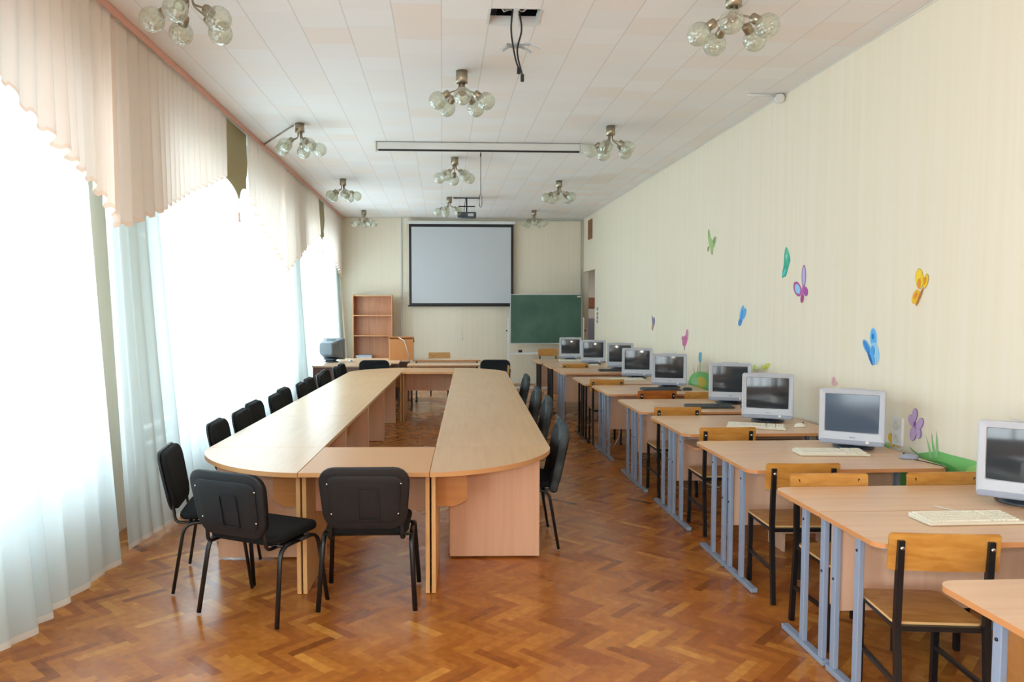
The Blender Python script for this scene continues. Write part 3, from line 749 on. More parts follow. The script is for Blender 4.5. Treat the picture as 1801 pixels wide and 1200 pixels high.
# ------------------------------------------------------------------ computers
def make_monitor(screen='crt', case='pcwhite', rear='pccase'):
    e = empty('crt_monitor'); zc = .235; W, Hh = .405, .365
    b = MB()
    def ring(w, h, r, y, dz=0): return [(x, y, zc + z + dz) for x, z in rrect(w, h, r)]
    b.loft([ring(W - .02, Hh - .02, .014, .045), ring(W, Hh, .018, .04), ring(W, Hh, .018, .006), ring(W - .012, Hh - .012, .014, 0), ring(.335, .262, .006, .004, .02), ring(.325, .252, .006, .016, .02)], case, False, False)
    b.build('bezel', parent=e)
    s = MB(); g = []
    for j in range(13):
        row = []
        for i in range(17):
            u, v = i / 8 - 1, j / 6 - 1
            row.append(s.bm.verts.new((u * .164, .006 + .009 * (u * u + v * v) * .5, zc + .02 + v * .128)))
        g.append(row)
    for j in range(12):
        for i in range(16):
            f = s.bm.faces.new((g[j][i], g[j][i + 1], g[j + 1][i + 1], g[j + 1][i])); f.smooth = True
    s.build('screen', screen, e, norm=False)
    c = MB(); c.box(-W / 2 + .004, W / 2 - .004, -.004, .03, zc - Hh / 2 - .012, zc - Hh / 2 + .022, .008); c.build('chin', 'pcgrey', e)
    c = MB(); c.box(-.008, .006, -.006, -.0005, zc - Hh / 2 + .035, zc - Hh / 2 + .044); c.box(.009, .026, -.006, -.0005, zc - Hh / 2 + .037, zc - Hh / 2 + .042); c.build('emblem', 'pcgrey', e)
    c = MB(); c.lathe([(.012, 0), (.012, .004), (.004, .006)], (.10, -.003, zc - Hh / 2 + .012), 12, axis=(0, -1, 0)); c.build('power_button', 'white', e)
    c = MB(); c.loft([ring(W - .02, Hh - .02, .02, .04), ring(W - .03, Hh - .03, .03, .10), ring(.30, .27, .04, .24, .0), ring(.25, .21, .04, .36, .01), ring(.22, .18, .03, .37, .01)], rear, False)
    for k in range(6): c.box(-.08, .08, .10 + .03 * k, .115 + .03 * k, zc + .178 - .012 * k, zc + .184 - .013 * k)
    c.build('casing', parent=e)
    n = MB(); n.loft([[(x, y + .17, z) for x, y in rrect(w, d, r)] for w, d, r, z in ((.25, .2, .03, .065), (.17, .15, .03, .04), (.16, .14, .03, .02))], 'pcdark', True); n.build('neck', parent=e)
    n = MB(); n.lathe([(.13, .002), (.135, .008), (.12, .016), (.08, .024), (.0801, .03)], (0, .17, 0), 28, m='pcdark'); n.build('base', parent=e)
    return e
def make_keyboard(c, k):
    e = empty('keyboard'); b = MB(); b.box(-.225, .225, -.08, .08, .001, .014, .005); b.warp(lambda v: (v.x, v.y, v.z + (.012 * (v.y + .08) / .16 if v.z > .006 else 0))); b.build('case', c, e)
    kk = MB()
    for r in range(6):
        y = -.062 + .021 * r + (.006 if r == 5 else 0); zb = .012 + .012 * (y + .08) / .16
        x = -.215
        while x < .205:
            w = .0165
            if r == 0 and -.14 < x < -.02: w = .105
            if abs(x - .075) < .008 or abs(x - .14) < .006: x += .008; continue
            kk.box(x, x + w, y, y + .0165, zb, zb + .009); x += w + .0025
    kk.build('keys', k, e); return e
def make_mouse(c):
    e = empty('computer_mouse'); g = MB(); rings = []
    for t in [i / 10 for i in range(11)]:
        y = -.055 + .11 * t; w = .03 * math.sqrt(max(.02, 1 - (2 * t - 1) ** 2 * .85)); h = .034 * math.sqrt(max(.02, 1 - (2 * t - .9) ** 2 * .75))
        rings.append([(w * math.cos(a), y, .002 + h * max(0, math.sin(a))) for a in [R(15 * k - 0) for k in range(13)]])
    g.loft(rings, None, True); g.build('body', c, e)
    g = MB(); g.lathe([(.007, -.003), (.007, .003)], (0, .028, .031), 12, axis=(1, 0, 0)); g.build('wheel', 'black', e); return e
mon1 = make_monitor(); mon2 = make_monitor('crt_reflect'); mon3 = make_monitor('crt', 'pcslate', 'pcslate')
MG = 'white crt monitors on the student desks'
mons = [(2.80, 3.48, -40, 'nearest silver white monitor, cut by the right edge of the picture', 1), (2.76, 4.98, -34, 'silver white monitor with a bluish reflection coloured into its screen behind the cream keyboard with grey mouse', 2),
        (2.71, 6.20, -25, 'silver white monitor beside the small white mouse, third from the camera', 1), (2.86, 7.42, -19, 'silver white monitor overlapped by the third one, fourth from the camera', 1),
        (2.70, 8.93, -18, 'silver white monitor behind a black keyboard, fifth from the camera', 1), (2.63, 10.16, -16, 'silver white monitor on the seventh desk row, sixth from the camera', 1),
        (2.74, 11.62, -12, 'silver white monitor beside a black keyboard, seventh from the camera', 1), (2.53, 12.65, -12, 'silver white monitor eighth from the camera, second farthest', 1),
        (2.33, 13.75, -10, 'farthest silver white monitor, right below the green chalkboard', 1)]
mu = {1: False, 2: False}
for x, y, a, lab, k in mons:
    place((None, mon1, mon2)[k], mu[k], (x, y, T), R(a), lab, 'monitor', MG); mu[k] = True
place(mon3, False, (-1.92, 13.72, T), R(163), 'grey crt monitor turned away on the far desk beside the curtain', 'monitor', None)
kw = make_keyboard('kbwhite', 'kbkeys'); kd = make_keyboard('kbdark', 'kbdkeys'); ku = {0: False, 1: False}
KG = 'keyboards lying before the monitors'
for x, y, a, d, lab in ((2.385, 3.31, 1, 0, 'large cream keyboard nearest the camera, on the second desk row'), (2.57, 4.88, -5, 0, 'cream keyboard beside the grey mouse'),
        (2.53, 5.99, -24, 0, 'white keyboard lying askew before the third monitor'), (2.58, 7.22, -3, 1, 'black keyboard before the fourth monitor'), (2.55, 8.76, 0, 1, 'black keyboard before the fifth monitor'),
        (2.46, 9.98, 1, 0, 'white keyboard before the sixth monitor'), (2.60, 11.44, 0, 1, 'black keyboard before the seventh monitor'), (2.37, 12.5, -5, 0, 'white keyboard before the eighth monitor'),
        (2.32, 13.56, 0, 0, 'white keyboard before the farthest monitor')):
    place((kw, kd)[d], ku[d], (x, y, T), R(a), lab, 'keyboard', KG); ku[d] = True
mw = make_mouse('kbkeys'); mg = make_mouse('pcgrey'); mk = make_mouse('kbdark')
place(mw, False, (2.90, 6.0, T), R(-70), 'small white mouse right of the third monitor', 'mouse', 'computer mice')
place(mg, False, (2.99, 4.70, T), R(60), 'grey mouse at the right end of the third desk row', 'mouse', 'computer mice')
place(mk, False, (2.94, 7.2, T), R(80), 'black mouse beside the black keyboard of the fourth monitor', 'mouse', 'computer mice')
place(mk, True, (2.86, 8.74, T), R(80), 'black mouse beside the black keyboard of the fifth monitor', 'mouse', 'computer mice')
place(mg, True, (-1.63, 13.66, T), R(20), 'small grey mouse on the far desk beside the turned away monitor', 'mouse', 'computer mice')
def cable(pts, r, m, lab, name='cable'):
    P = [Vector(p) for p in pts]; out = []
    for i in range(len(P) - 1):
        a, b, c, d = P[max(i - 1, 0)], P[i], P[i + 1], P[min(i + 2, len(P) - 1)]
        for k in range(8):
            t = k / 8; out.append(.5 * ((2 * b) + (c - a) * t + (2 * a - 5 * b + 4 * c - d) * t * t + (-a + 3 * b - 3 * c + d) * t ** 3))
    out.append(P[-1]); tag(MB().tube(out, r, 6).build(name, m), lab, 'cable')
cable([(2.99, 4.64, T + .008), (3.04, 4.52, T + .004), (3.03, 4.40, T + .003), (3.0, 4.38, T - .05), (2.85, 4.40, .5), (2.75, 4.6, .2), (2.7, 4.75, .006)], .003, 'cableblack', 'black mouse cable hanging over the edge of the third desk row')
cable([(2.50, 3.40, T + .012), (2.46, 3.45, T + .004), (2.42, 3.5, T + .004), (2.40, 3.56, T + .004)], .003, 'cablewhite', 'thin white cable running from the nearest cream keyboard')
cable([(2.52, 7.3, .006), (2.45, 7.28, .1), (2.36, 7.3, .22), (2.45, 7.33, .3), (2.58, 7.3, .18), (2.5, 7.25, .06), (2.65, 7.1, .008)], .006, 'cablewhite', 'loop of white cable under the fifth desk row')
cable([(2.1, 9.3, .006), (2.02, 9.25, .12), (1.99, 9.22, .25), (2.08, 9.3, .34), (2.2, 9.3, .2), (2.1, 9.2, .01)], .006, 'cablewhite', 'loop of white cable under the sixth desk row')
def tower(x, y, label):
    e = empty('computer_tower', (x, y, 0)); tag(e, label, 'computer', 'computer towers under the desks')
    g = MB(); g.box(-.09, .09, -.2, .2, .004, .40, .005); g.build('case', 'pcdark', e)
    g = MB(); g.box(-.088, .088, -.212, -.2, .01, .395, .004); fp = g.build('front_panel', 'pcgrey', e)
    g = MB(); g.box(-.07, .07, -.216, -.212, .30, .34); g.build('drive_bay', 'pcwhite', fp)
tower(2.5, 7.69, 'dark computer tower on the floor under the fifth desk row')
# low wooden stand under the third row
e = empty('low_stand', (2.6, 5.33, 0)); tag(e, 'low light wood stand on the floor behind the third desk row chair', 'stand')
g = MB(); g.box(-.19, .19, -.12, .12, .13, .148, .001); g.build('top', 'beech_x', e)
for sx in (-1, 1):
    g = MB(); g.box(*sorted((sx * .19, sx * .172)), -.12, .12, .002, .13); g.build('side_panel', 'beech_z', e)
# cabinet with steel shelf below the first desk
e = empty('computer_trolley', (2.52, 2.72, 0)); tag(e, 'low wooden trolley with a grey top beneath the desk in the lower right corner', 'trolley')
g = MB(); g.box(-.30, .30, -.09, .13, .04, .50, .003); g.build('body', 'conf_bracket', e)
g = MB(); g.box(-.31, .31, -.10, .14, .502, .62, .008); g.build('top_tray', 'pcgrey', e)
for sx in (-1, 1):
    g = MB(); g.lathe([(.02, -.012), (.02, .012)], (sx * .25, .02, .021), 12, axis=(1, 0, 0)); g.build('caster', 'black', e)

# ------------------------------------------------------------------ ceiling lamps
def make_lamp():
    e = empty('ceiling_lamp')
    g = MB(); g.lathe([(.012, -.0), (.05, -.0), (.05, -.10), (.044, -.102), (.01, -.10)], (0, 0, 0), 24); g.build('canopy', 'brass', e)
    for k in range(5):
        a = R(72 * k); c, s = math.cos(a), math.sin(a)
        def P(r, z): return (r * c, r * s, z)
        path = fillet([P(.022, -.10), P(.024, -.155), P(.10, -.185), P(.128, -.20)], .04, 6)
        g = MB(); g.tube(path, .0065, 8); ar = g.build('arm', 'brass', e)
        d = Vector((c * .80, s * .80, -.60)).normalized(); p0 = Vector(P(.118, -.193))
        g = MB(); g.lathe([(.008, -.01), (.028, -.002), (.030, .004), (.030, .055), (.024, .058)], p0, 16, axis=d); g.build('socket', 'brass', ar)
        gl = MB(); rr_ = .074; prof = []
        for j in range(13):
            t = R(158 - 158 * j / 12)   # from mouth to the tip
            prof.append((max(.0008, rr_ * math.sin(t)), rr_ - .004 + .0 - rr_ * math.cos(t) if False else rr_ * .93 - rr_ * math.cos(math.pi - (math.pi - t)) * 1.0))
        prof = [(max(.0008, rr_ * math.sin(R(22 + 158 * j / 12))), .05 + rr_ * .93 - rr_ * math.cos(R(22 + 158 * j / 12))) for j in range(13)]
        gl.lathe(prof, p0, 20, axis=d, cap=False); gl.build('glass_globe', 'globe', ar)
    return e
lamp = make_lamp()
lamps = [(-1.53, 4.83, 50, 'five globe ceiling lamp at the top left, above the curtain'), (1.84, 4.83, 30, 'five globe ceiling lamp at the top right, nearest on the painted wall side'), (.17, 6.56, 54, 'five globe ceiling lamp in the middle row, nearest before the roller screen'),
         (-1.54, 8.49, 90, 'five globe ceiling lamp on the window side with a thin conduit reaching it'), (1.86, 8.44, 100, 'five globe ceiling lamp beside the right end of the ceiling roller screen'), (.17, 10.29, 20, 'five globe ceiling lamp in the middle row, just beyond the ceiling roller screen'),
         (-1.54, 12.10, 70, 'five globe ceiling lamp on the window side, third of its row'), (1.85, 12.09, 40, 'five globe ceiling lamp on the wall side, third of its row'), (.13, 13.99, 35, 'five globe ceiling lamp beside the ceiling projector'),
         (-1.61, 15.96, 90, 'five globe ceiling lamp in front of the far wall, window side'), (1.90, 15.80, 50, 'five globe ceiling lamp in front of the far wall, right of the big screen')]
for i, (x, y, a, lab) in enumerate(lamps):
    place(lamp, i > 0, (x, y, H - .001), R(a), lab, 'ceiling lamp', 'five globe ceiling lamps')

# projector bracket hanging from the open ceiling tile
e = empty('projector_bracket', (.51, 5.335, H)); tag(e, 'white projector bracket with claw arms hanging from the open ceiling tile', 'bracket')
g = MB(); g.box(-.02, .02, -.16, .16, .02, .05); g.box(-.018, .018, .0, .036, -.19, .05, .002); g.build('pole', 'white', e)
g = MB(); g.lathe([(.045, -.2), (.045, -.19)], (0, 0, 0), 16); g.build('plate', 'alu', e)
for a, l in ((200, .12), (340, .17), (20, .12), (170, .09)):
    g = MB(); c, s = math.cos(R(a)), math.sin(R(a)); g.tube([(c * .03, s * .03, -.195), (c * l * .6, s * l, -.20), (c * l, s * l, -.225)], .006, 4, sq=True, rx=.012); g.build('claw', 'alu', e)
cable([(.49, 5.30, H + .06), (.475, 5.30, H - .1), (.50, 5.29, H - .28), (.525, 5.29, H - .36)], .006, 'cableblack', 'black cable with a plug hanging from the open ceiling tile, left one')
cable([(.52, 5.29, H + .06), (.545, 5.285, H - .1), (.515, 5.28, H - .25), (.55, 5.275, H - .41)], .006, 'cableblack', 'black cable with a plug hanging lowest from the open ceiling tile')
mb = MB(); mb.box(.515, .54, 5.28, 5.30, H - .40, H - .355, .004); tag(mb.build('cable_plug', 'black'), 'black plug at the end of the shorter ceiling cable', 'plug')
mb = MB(); mb.box(.538, .562, 5.265, 5.285, H - .455, H - .405, .004); tag(mb.build('cable_plug', 'black'), 'black plug at the end of the longer ceiling cable', 'plug')

# roller screen on the ceiling
e = empty('roller_screen', (.455, 9.38, H)); tag(e, 'rolled up projection screen in a long white case under the ceiling', 'projection screen')
g = MB(); g.box(-1.235, 1.235, -.05, .05, -.095, -.006, .012); g.build('case', 'white', e)
g = MB(); g.box(-1.22, 1.22, -.052, -.02, -.112, -.096, .004); g.build('bottom_bar', 'black', e)
for sx in (-1, 1):
    g = MB(); g.box(*sorted((sx * 1.236, sx * 1.262)), -.055, .055, -.11, -.001, .006); g.build('end_cap', 'offwhite', e)
g = MB(); g.tube([(.015, -.03, -.11), (.015, -.03, -.62)], .0035, 6); g.tube([(.015, -.03, -.13), (.015, -.03, -.17)], .008, 6)
loop = [(.015 + .018 * math.sin(R(a)), -.03, -.70 + .08 * math.cos(R(a))) for a in range(0, 361, 30)]; g.tube(loop, .0035, 6); g.build('pull_cord', 'cableblack', e)

# ceiling projector
e = empty('ceiling_projector', (.45, 14.04, H)); tag(e, 'small grey projector hanging from a ceiling bracket before the far wall', 'projector')
g = MB(); g.box(-.24, .24, -.04, .04, -.012, -.001); g.tube([(0, 0, -.01), (0, 0, -.26)], .012, 8); g.tube([(-.02, 0, -.01), (-.05, 0, -.27)], .005, 6); g.box(-.15, .15, -.02, .02, -.165, -.15); g.build('bracket', 'black', e)
g = MB(); g.box(-.17, .17, -.13, .13, -.375, -.27, .015); bd = g.build('body', 'pcdark', e)
g = MB(); g.lathe([(.03, 0), (.03, .02), (.022, .022)], (-.08, .13, -.32), 14, axis=(0, 1, 0)); g.build('lens', 'black', bd)
g = MB(); g.box(-.25, -.10, -.10, -.02, -.378, -.372); g.box(.02, .12, -.135, -.13, -.35, -.30); g.build('side_tray', 'alu', e)

# conduit with junction box where ceiling meets the right wall
e = empty('junction_box', (XR - .05, 7.09, H - .045)); tag(e, 'round white junction box with a short conduit at the top of the painted wall', 'junction box')
g = MB(); g.lathe([(.04, -.03), (.045, -.02), (.045, .02), (.035, .03)], (0, 0, 0), 18, axis=(0, 1, .2)); g.build('box', 'white', e)
g = MB(); g.tube([(-.04, 0, .022), (-.3, .0, .03)], .012, 8); g.build('conduit', 'white', e)

# ------------------------------------------------------------------ far wall
e = empty('projection_screen', (.43, 17.1, 1.78)); tag(e, 'large white projection screen with a black border on the far wall', 'projection screen')
w2 = 1.165; g = MB(); g.box(-w2, w2, -.004, .0, .0, 1.80); g.build('border', 'black', e)
g = MB(); g.box(-w2 + .055, w2 - .055, -.006, -.0045, .045, 1.735); g.build('picture_area', 'screencloth', e)
g = MB(); g.box(-w2 - .05, w2 + .04, -.035, .06, 1.80, 1.87, .01); g.build('case', 'white', e)
g = MB(); g.box(-w2 - .03, w2 + .03, -.02, .012, -.03, .0, .006); g.build('bottom_bar', 'black', e)
g = MB(); g.tube([(0.02, -.01, -.03), (.02, -.01, -.70)], .005, 6); g.lathe([(.006, -.78), (.018, -.77), (.012, -.70)], (.02, -.01, 0), 8); g.build('pull_cord', 'cablewhite', e)

e = empty('chalkboard', (2.27, 16.62, 0)); tag(e, 'green chalkboard on a white rolling stand at the far wall', 'chalkboard')
g = MB(); g.box(-.775, .775, -.02, .01, .95, 2.0); g.build('board_surface', 'board', e)
g = MB()
for a in ((-.79, -.775, .94, 2.01), (.775, .79, .94, 2.01)): g.box(a[0], a[1], -.026, .014, a[2], a[3])
g.box(-.79, .79, -.026, .014, .93, .95); g.box(-.79, .79, -.026, .014, 2.0, 2.015); g.build('frame', 'alu', e)
g = MB(); g.box(.68, .76, -.028, -.0265, 1.95, 1.98); g.build('label_plate', 'paper', e)
for sx in (-1, 1):
    g = MB(); g.box(*sorted((sx * .815, sx * .845)), -.02, .02, .05, 1.5, .003); p = g.build('post', 'white', e)
    g = MB(); g.lathe([(.012, 0), (.016, .03)], (sx * .85, 0, 1.22), 10, axis=(sx, 0, 0)); g.build('knob', 'black', p)
    g = MB(); g.box(*sorted((sx * .81, sx * .85)), -.3, .3, .03, .07, .004); g.build('foot', 'white', e)
g = MB(); g.box(-.81, .81, -.01, .02, .14, .17); g.build('crossbar', 'white', e)
g = MB(); g.box(-.81, .81, -.09, -.02, .70, .745, .006); g.build('chalk_tray', 'white', e)
mb = MB(); mb.box(1.66, 1.74, 16.54, 16.59, .746, .80, .006); tag(mb.build('board_eraser', 'black'), 'small black eraser on the tray of the green chalkboard', 'eraser')

e = empty('bookcase', (-1.52, 16.85, 0)); tag(e, 'open brown bookcase with three shelves standing at the far wall', 'bookcase')
for sx in (-1, 1):
    g = MB(); g.box(*sorted((sx * .43, sx * .41)), -.15, .17, .004, 2.01); g.build('side_panel', 'beech_edge', e)
g = MB(); g.box(-.41, .41, .155, .168, .01, 1.99); g.build('back_panel', 'shelfwood', e)
for z in (.06, .62, 1.12, 1.56, 1.99):
    g = MB(); g.box(-.408, .408, -.145, .154, z - .018, z); g.build('shelf', 'beech_edge', e)
mb = MB()
for k, (dx, w_) in enumerate(((0, .34), (.03, .30), (-.02, .36), (.05, .28))): mb.box(-1.88 + dx, -1.88 + dx + w_, 16.72, 16.95, .6215 + .0 + .018 * k, .6215 + .016 + .018 * k, m='paper' if k % 2 == 0 else 'pcgrey')
tag(mb.build('paper_stack'), 'flat stack of white papers and folders on the bookcase shelf', 'papers')

e = empty('lectern', (-.76, 14.2, T)); tag(e, 'orange tabletop lectern with a sloping lid on the far desk', 'lectern')
g = MB(); out = [(-.16, .005), (.15, .005), (.15, .30), (-.16, .40)]
g.loft([[(x, y, z) for y, z in out] for x in (-.22, -.202)], None, False); g.build('side_panel', 'conf_leg', e)
g = MB(); g.loft([[(x, y, z) for y, z in out] for x in (.202, .22)], None, False); g.build('side_panel', 'lectern', e)
g = MB(); g.box(-.201, .201, -.16, -.142, .005, .38); g.build('front_panel', 'lectern', e)
g = MB(); g.box(-.235, .235, -.18, .17, .0, .018, rot=Matrix.Rotation(R(-17), 3, 'X'), piv=(0, 0, 0)); g.warp(lambda c: (c.x, c.y, c.z + .362)); g.build('lid', 'lectern', e)
tag(MB().tube([(-.80, 13.99, T + .42), (-.70, 13.955, T + .36), (-.585, 13.93, T + .003)], .008, 6).build('pointer_stick', 'paper'), 'thin pale pointer stick leaning against the orange lectern', 'pointer')

mb = MB(); y0, y1 = 16.2, 16.62
mb.box(XR - .02, XR - .001, y0, y1, 3.2, 3.62, .003, m='vent')
for k in range(7): mb.box(XR - .028, XR - .02, y0 + .03, y1 - .03, 3.235 + .052 * k, 3.255 + .052 * k, m='signbrown')
tag(mb.build('air_vent'), 'brown air vent grille high in the far right corner', 'vent')
for k, z in enumerate((1.70, 1.60, 1.52, 1.44)):
    e = empty('light_switch', (XR - .001, 15.57, z)); tag(e, 'small grey switch by the corridor opening, %s in its column' % ['top', 'second', 'third', 'lowest'][k], 'switch', 'grey switches by the opening')
    g = MB(); g.box(-.012, 0, -.05, .05, -.035, .035, .004); g.build('plate', 'alu', e); g = MB(); g.box(-.018, -.012, -.025, .025, -.022, .022, .002); g.build('rocker', 'pcdark', e)
e = empty('wall_socket', (XR - .001, 5.14, .87)); tag(e, 'white double wall socket beside the lilac painted flower', 'socket')
g = MB(); g.box(-.022, 0, -.055, .055, -.10, .10, .005); g.build('plate', 'white', e)
for z in (-.05, .045):
    g = MB(); g.lathe([(.03, 0), (.03, .006), (.022, .006), (.02, .001)], (-.022, 0, z), 16, axis=(-1, 0, 0)); g.build('outlet', 'offwhite', e)

# ------------------------------------------------------------------ paintings on the right wall
paint = {}
def pm(h):
    if h not in paint:
        k = 'paint ' + h; M[k] = mat(k, h, 0.7, spec=0.25); paint[h] = k
    return paint[h]
LAY = [0]
def wshape(mb, pts, color, lvl):
    x = XR - .0012 - .0007 * lvl
    mb.poly([(x, *p) for p in pts], pm(color))
def ell(cx, cy, a, b, ang=0, n=22):
    """ellipse given on the photograph's grid, laid onto the wall plane"""
    t0 = R(ang); o = []
    for k in range(n):
        t = 2 * math.pi * k / n; u, v = a * math.cos(t), b * math.sin(t)
        o.append(wallpt(cx + u * math.cos(t0) - v * math.sin(t0), cy + u * math.sin(t0) + v * math.cos(t0)))
    return o
def pl(ox, oy, sc, pts): return [wallpt(ox + x / sc, oy + y / sc) for x, y in pts]
def painting(name, label, cat, shapes, group=None):
    mb = MB()
    for i, (pts, col) in enumerate(shapes): wshape(mb, pts, col, i)
    o = mb.build(name, norm=False)
    for p in o.data.polygons:
        pass
    tag(o, label, cat, group)
BG = 'butterflies painted on the cream wall'
painting('painted_butterfly', 'pale green butterfly painted highest on the wall', 'wall painting', [
    (ell(1247.4, 417, 2.2, 14, -4), '#9DB277'), (ell(1256, 426, 3.0, 10.5, 12), '#A6BA82'), (ell(1251, 430, 3.6, 11, -8), '#9FC07A'), (ell(1246, 438, 1.6, 5, 5), '#A58F62'), (ell(1252.3, 443, 1.8, 6, -6), '#A3B07A'), (ell(1256.4, 423, 1.4, 5, 12), '#8CA268')], BG)
painting('painted_butterfly', 'teal green butterfly painted left of the purple one', 'wall painting', [
    (pl(1220, 390, 8, [(1310, 355), (1288, 385), (1276, 470), (1272, 570), (1262, 650), (1250, 700), (1243, 800), (1272, 780), (1302, 768), (1325, 690), (1345, 610), (1364, 545), (1354, 480), (1335, 405)]), '#3FA98F'),
    (ell(1384.5, 450, 2.6, 12, 3), '#63C7A9'), (ell(1385.5, 461, 2.5, 7, 10), '#4FB79B'), (ell(1380.3, 479, 2.2, 7, 22), '#5EC6C0'), (ell(1383.6, 451, 1.2, 4, 3), '#9BD8C6')], BG)
painting('painted_butterfly', 'purple butterfly with pale blue wing spots painted on the wall', 'wall painting', [
    (ell(1414, 486, 4, 20, 1), '#9B5F8E'), (ell(1414, 486, 2.8, 17, 1), '#B9AFDD'), (ell(1403, 508.5, 6.6, 13.5, -14), '#B3589A'), (ell(1403.4, 508.5, 4.6, 9, -14), '#93C6EA'),
    (ell(1417.5, 513, 3.6, 8.2, -4), '#AF55A4'), (ell(1411.4, 525, 2.8, 8, 6), '#A94D86'), (ell(1413.4, 510, 2.4, 9, 6), '#C35FB0')], BG)
painting('painted_butterfly', 'yellow butterfly with orange spots painted on the right part of the wall', 'wall painting', [
    (ell(1617.6, 490.5, 7.2, 18.2, -2), '#B08A2E'), (ell(1617.6, 490.5, 6.4, 17.2, -2), '#EFC936'), (ell(1628.8, 494.5, 4.6, 13, 12), '#B8912F'), (ell(1628.8, 494.5, 3.9, 12.2, 12), '#EFC02F'),
    (ell(1611, 522, 5.6, 13.5, 17), '#E8B93A'), (ell(1614.4, 530, 2.6, 8.8, 18), '#E3B52F'), (ell(1618.6, 522, 1.8, 17.5, 22), '#B86B2A'), (ell(1617.2, 499, 2.8, 9, 4), '#E0913A'), (ell(1627.6, 494, 1.6, 7, 14), '#D8922F'), (ell(1611.4, 519.5, 2.3, 6.4, 24), '#DD8A36')], BG)
painting('painted_butterfly', 'large bright blue butterfly painted above the monitors', 'wall painting', [
    (ell(1536.5, 595, 6.6, 18.5, -2), '#8FC4E6'), (ell(1536.4, 595, 4.8, 16.5, -2), '#5FB0EA'), (ell(1538.5, 622, 8.2, 20, -4), '#93C8EA'), (ell(1525.5, 611, 5.4, 15, -24), '#6FB2E2'), (ell(1525, 610.5, 3.6, 12, -24), '#3E86CC'),
    (ell(1536, 617, 3.5, 8.5, 0), '#4B9EE0'), (ell(1534.5, 632, 4, 11, -10), '#5AA8E4'), (ell(1531.5, 630, 2.2, 13, -20), '#2F68B0'), (ell(1536, 592, 1.6, 5, 0), '#2F78C0')], BG)
painting('painted_butterfly', 'small blue butterfly painted at the height of the chalkboard', 'wall painting', [
    (ell(1305.2, 553, 4.2, 16, 8), '#7FB4DE'), (ell(1309.5, 552, 3, 10, 14), '#6AA6DA'), (ell(1302, 567, 3.2, 7, 10), '#4C86C6'), (ell(1305.4, 553, 2, 11, 8), '#4E97DC')], BG)
painting('painted_butterfly', 'pink butterfly painted above the fifth monitor', 'wall painting', [
    (ell(1208.3, 590, 2.6, 11, 4), '#CE86A6'), (ell(1204.6, 600, 4.2, 10, 8), '#C86A98'), (ell(1201.5, 597, 2.2, 6, -10), '#B77C92'), (ell(1204.3, 612, 1, 5, 0), '#B58A90')], BG)
painting('painted_butterfly', 'tiny dull purple butterfly painted farthest along the wall', 'wall painting', [
    (ell(1149.6, 567, 2.4, 9, 6), '#8A7F9E'), (ell(1147.6, 563, 1.0, 8.5, -6), '#8F8390'), (ell(1148, 576, 1.6, 6, 4), '#A9867E')], BG)
FLG = 'flowers painted on the cream wall'
pet = '#C3A9D2'; ed = '#8E73A6'
def petals(lst, col, edge, ctr, cc_):
    out = []
    for x, y, a, b, g in lst: out.append((ell(x, y, a, b, g), edge))
    for x, y, a, b, g in lst: out.append((ell(x, y, a - .7, b - .7, g), col))
    if ctr: out.append((ell(*ctr), cc_))
    return out
painting('painted_flower', 'large lilac five petalled flower painted beside the wall socket', 'wall painting', petals(
    [(1609.5, 729.5, 5.2, 11.3, 3), (1604.5, 740, 6.2, 11, -18), (1618.5, 746, 6.2, 11.5, 20), (1606.8, 763, 6.2, 13.2, 6), (1616.6, 761.5, 5.2, 10.5, -8)], pet, ed, (1610.4, 746, 2.2, 4.5, 0), '#9355A8'), FLG)
painting('painted_flower', 'yellow flower painted low between the monitor and the socket', 'wall painting', petals(
    [(1567, 771, 4.6, 9, -10), (1575.5, 769, 3.8, 9, 14), (1581, 781, 6.4, 6.2, 30), (1571, 781, 4, 6, 10)], '#E2B43E', '#B8872E', (1574, 779, 1.8, 2.8, 0), '#C9752E'), FLG)
painting('painted_flower', 'pink flower bud painted just above the bluish monitor', 'wall painting', [(ell(1466.6, 671, 3.8, 8.5, 2), '#DDB0AE'), (ell(1471.5, 675, 2.6, 4.5, 20), '#D8B7B2'), (ell(1466.6, 669, 2, 5, 2), '#D3A0A4')], FLG)
painting('painted_flower', 'yellow green flower painted above the third monitor', 'wall painting', [(ell(1348, 645, 4, 5.5, 20), '#C9CC5C'), (ell(1342.5, 647, 2.8, 5, -20), '#D3D26C'), (ell(1352, 642.5, 2.6, 4.2, 40), '#D3D05A')], FLG)
painting('painted_flower', 'pale green flower painted at the right edge of the fourth monitor', 'wall painting', [(ell(1327, 646, 3, 5, 10), '#C3CF74'), (ell(1331, 649, 2, 4.5, -10), '#CBD682')], FLG)
painting('painted_flower', 'teal tulip painted on the grassy mound beside the fifth monitor', 'wall painting', [(ell(1231.6, 629, 2.9, 9.5, 0), '#5EA5B6'), (ell(1233.4, 627, 1.4, 7, 6), '#77B7C2'), (pl(1180, 560, 4.285, [(219, 335), (224, 335), (223, 400), (219, 400)]), '#7DB07A')], FLG)
def blade(x0, y0, x1, y1, w, bend=0):
    o = []; 
    for k in range(7):
        t = k / 6; o.append((x0 + (x1 - x0) * t + bend * math.sin(t * math.pi) - w * (1 - t), y0 + (y1 - y0) * t))
    for k in range(6, -1, -1):
        t = k / 6; o.append((x0 + (x1 - x0) * t + bend * math.sin(t * math.pi) + w * (1 - t) + .05, y0 + (y1 - y0) * t))
    return [wallpt(*p) for p in o]
hill = [(1573, 846), (1600, 812), (1618, 797), (1652, 794), (1672, 800), (1700, 807), (1722, 813), (1745, 824), (1760, 842), (1764, 880), (1740, 915), (1600, 900), (1574, 880)]
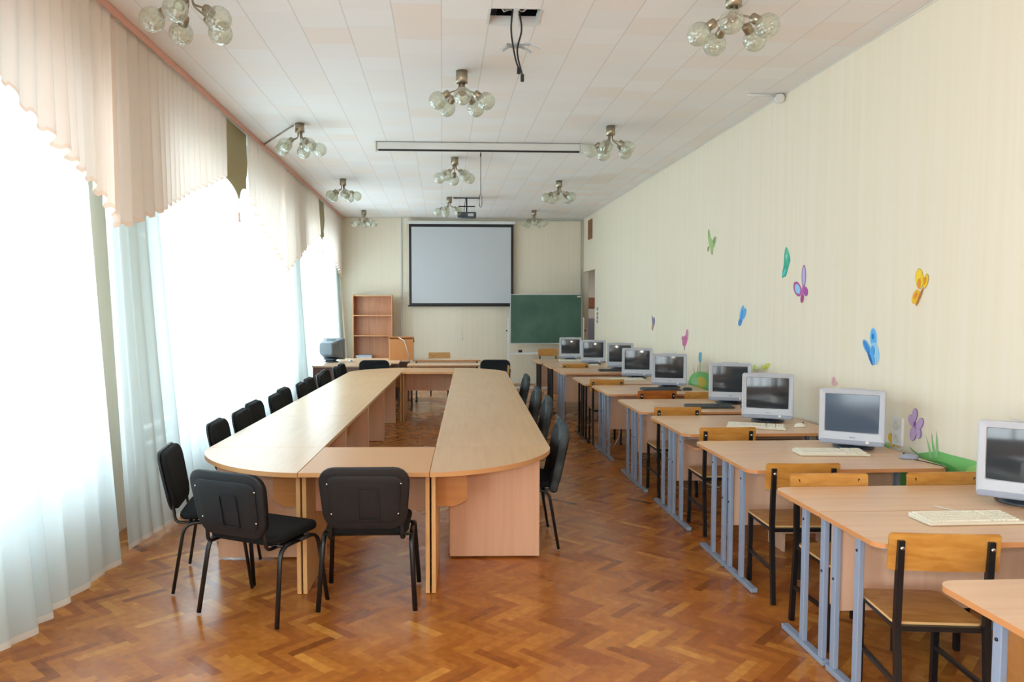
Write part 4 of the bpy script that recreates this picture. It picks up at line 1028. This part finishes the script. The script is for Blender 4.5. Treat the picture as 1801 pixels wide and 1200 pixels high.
painting('painted_grass', 'green grass mound with tall blades painted low beside the lilac flower', 'wall painting', [
    ([wallpt(*p) for p in hill], '#7CC06E'), (ell(1640, 832, 48, 22, 6), '#5FB35E'), (ell(1722, 835, 24, 16, 10), '#9CCB74'),
    (blade(1617, 800, 1600, 784, 3.2, -3), '#7DBB72'), (blade(1638, 806, 1629, 766, 2.6, 1), '#8EC486'), (blade(1646, 806, 1639, 760, 2.6, -1), '#7FBE78'), (blade(1649, 804, 1648, 757, 2.6, 0), '#8CC785'), (blade(1722, 816, 1719.5, 798, 1.6), '#86B97C')], 'grass painted on the cream wall')
painting('painted_grass', 'round green mound with a yellow patch painted by the fifth monitor', 'wall painting', [
    ([wallpt(*p) for p in ((1211, 672), (1213, 664), (1219, 657), (1230, 653.5), (1242, 655), (1251, 660), (1258, 670), (1262, 684), (1262, 700), (1212, 700))], '#7DBE72'), (ell(1233, 673, 10, 10, 0), '#C3BF54'), (ell(1222, 672, 5, 8, 0), '#8FB98A'), (ell(1236, 672, 4, 7, 0), '#D6B44A'),
    (blade(1222, 656, 1219, 640, .8), '#A9A875'), (blade(1227, 655, 1229, 641, .8), '#A9B080'), (blade(1244, 657, 1249, 645, .8), '#9FB67C')], 'grass painted on the cream wall')
painting('painted_grass', 'small green grass patch painted right of the bluish monitor', 'wall painting', [(ell(1561, 785, 6, 7, 0), '#A8C58A'), (blade(1559, 786, 1556, 772, 1.2), '#93B97A')], 'grass painted on the cream wall')

# ------------------------------------------------------------------ light
w = bpy.data.worlds.new('world'); scn.world = w; w.use_nodes = True
bg = w.node_tree.nodes['Background']; bg.inputs[0].default_value = (0.88, 0.96, 1.0, 1); bg.inputs[1].default_value = .6
# the camera's own flash (its reflection shows in the monitors of the photograph)
fl = bpy.data.lights.new('camera_flash', 'AREA'); fl.shape = 'DISK'; fl.size = .07; fl.energy = 17; fl.color = (1, .98, .95)
flo = bpy.data.objects.new('camera_flash', fl); COL.objects.link(flo); flo.location = (0, .02, HC + .13); flo.rotation_euler = (R(88), 0, -yaw)
# unseen area light that lights the corridor
cl = bpy.data.lights.new('corridor_light', 'AREA'); cl.size = .6; cl.energy = 22; co = bpy.data.objects.new('corridor_light', cl); COL.objects.link(co); co.location = (4.2, 17.8, 2.85)

scn.view_settings.view_transform = 'Standard'; scn.view_settings.look = 'None'; scn.view_settings.gamma = 1.0
scn.view_settings.use_curve_mapping = False
scn.view_settings.exposure = 0.56
c = scn.cycles; c.max_bounces = 10; c.diffuse_bounces = 5; c.glossy_bounces = 3; c.transmission_bounces = 4; c.transparent_max_bounces = 16
c.caustics_reflective = False; c.caustics_refractive = False; c.sample_clamp_indirect = 6.0
c.use_denoising = True
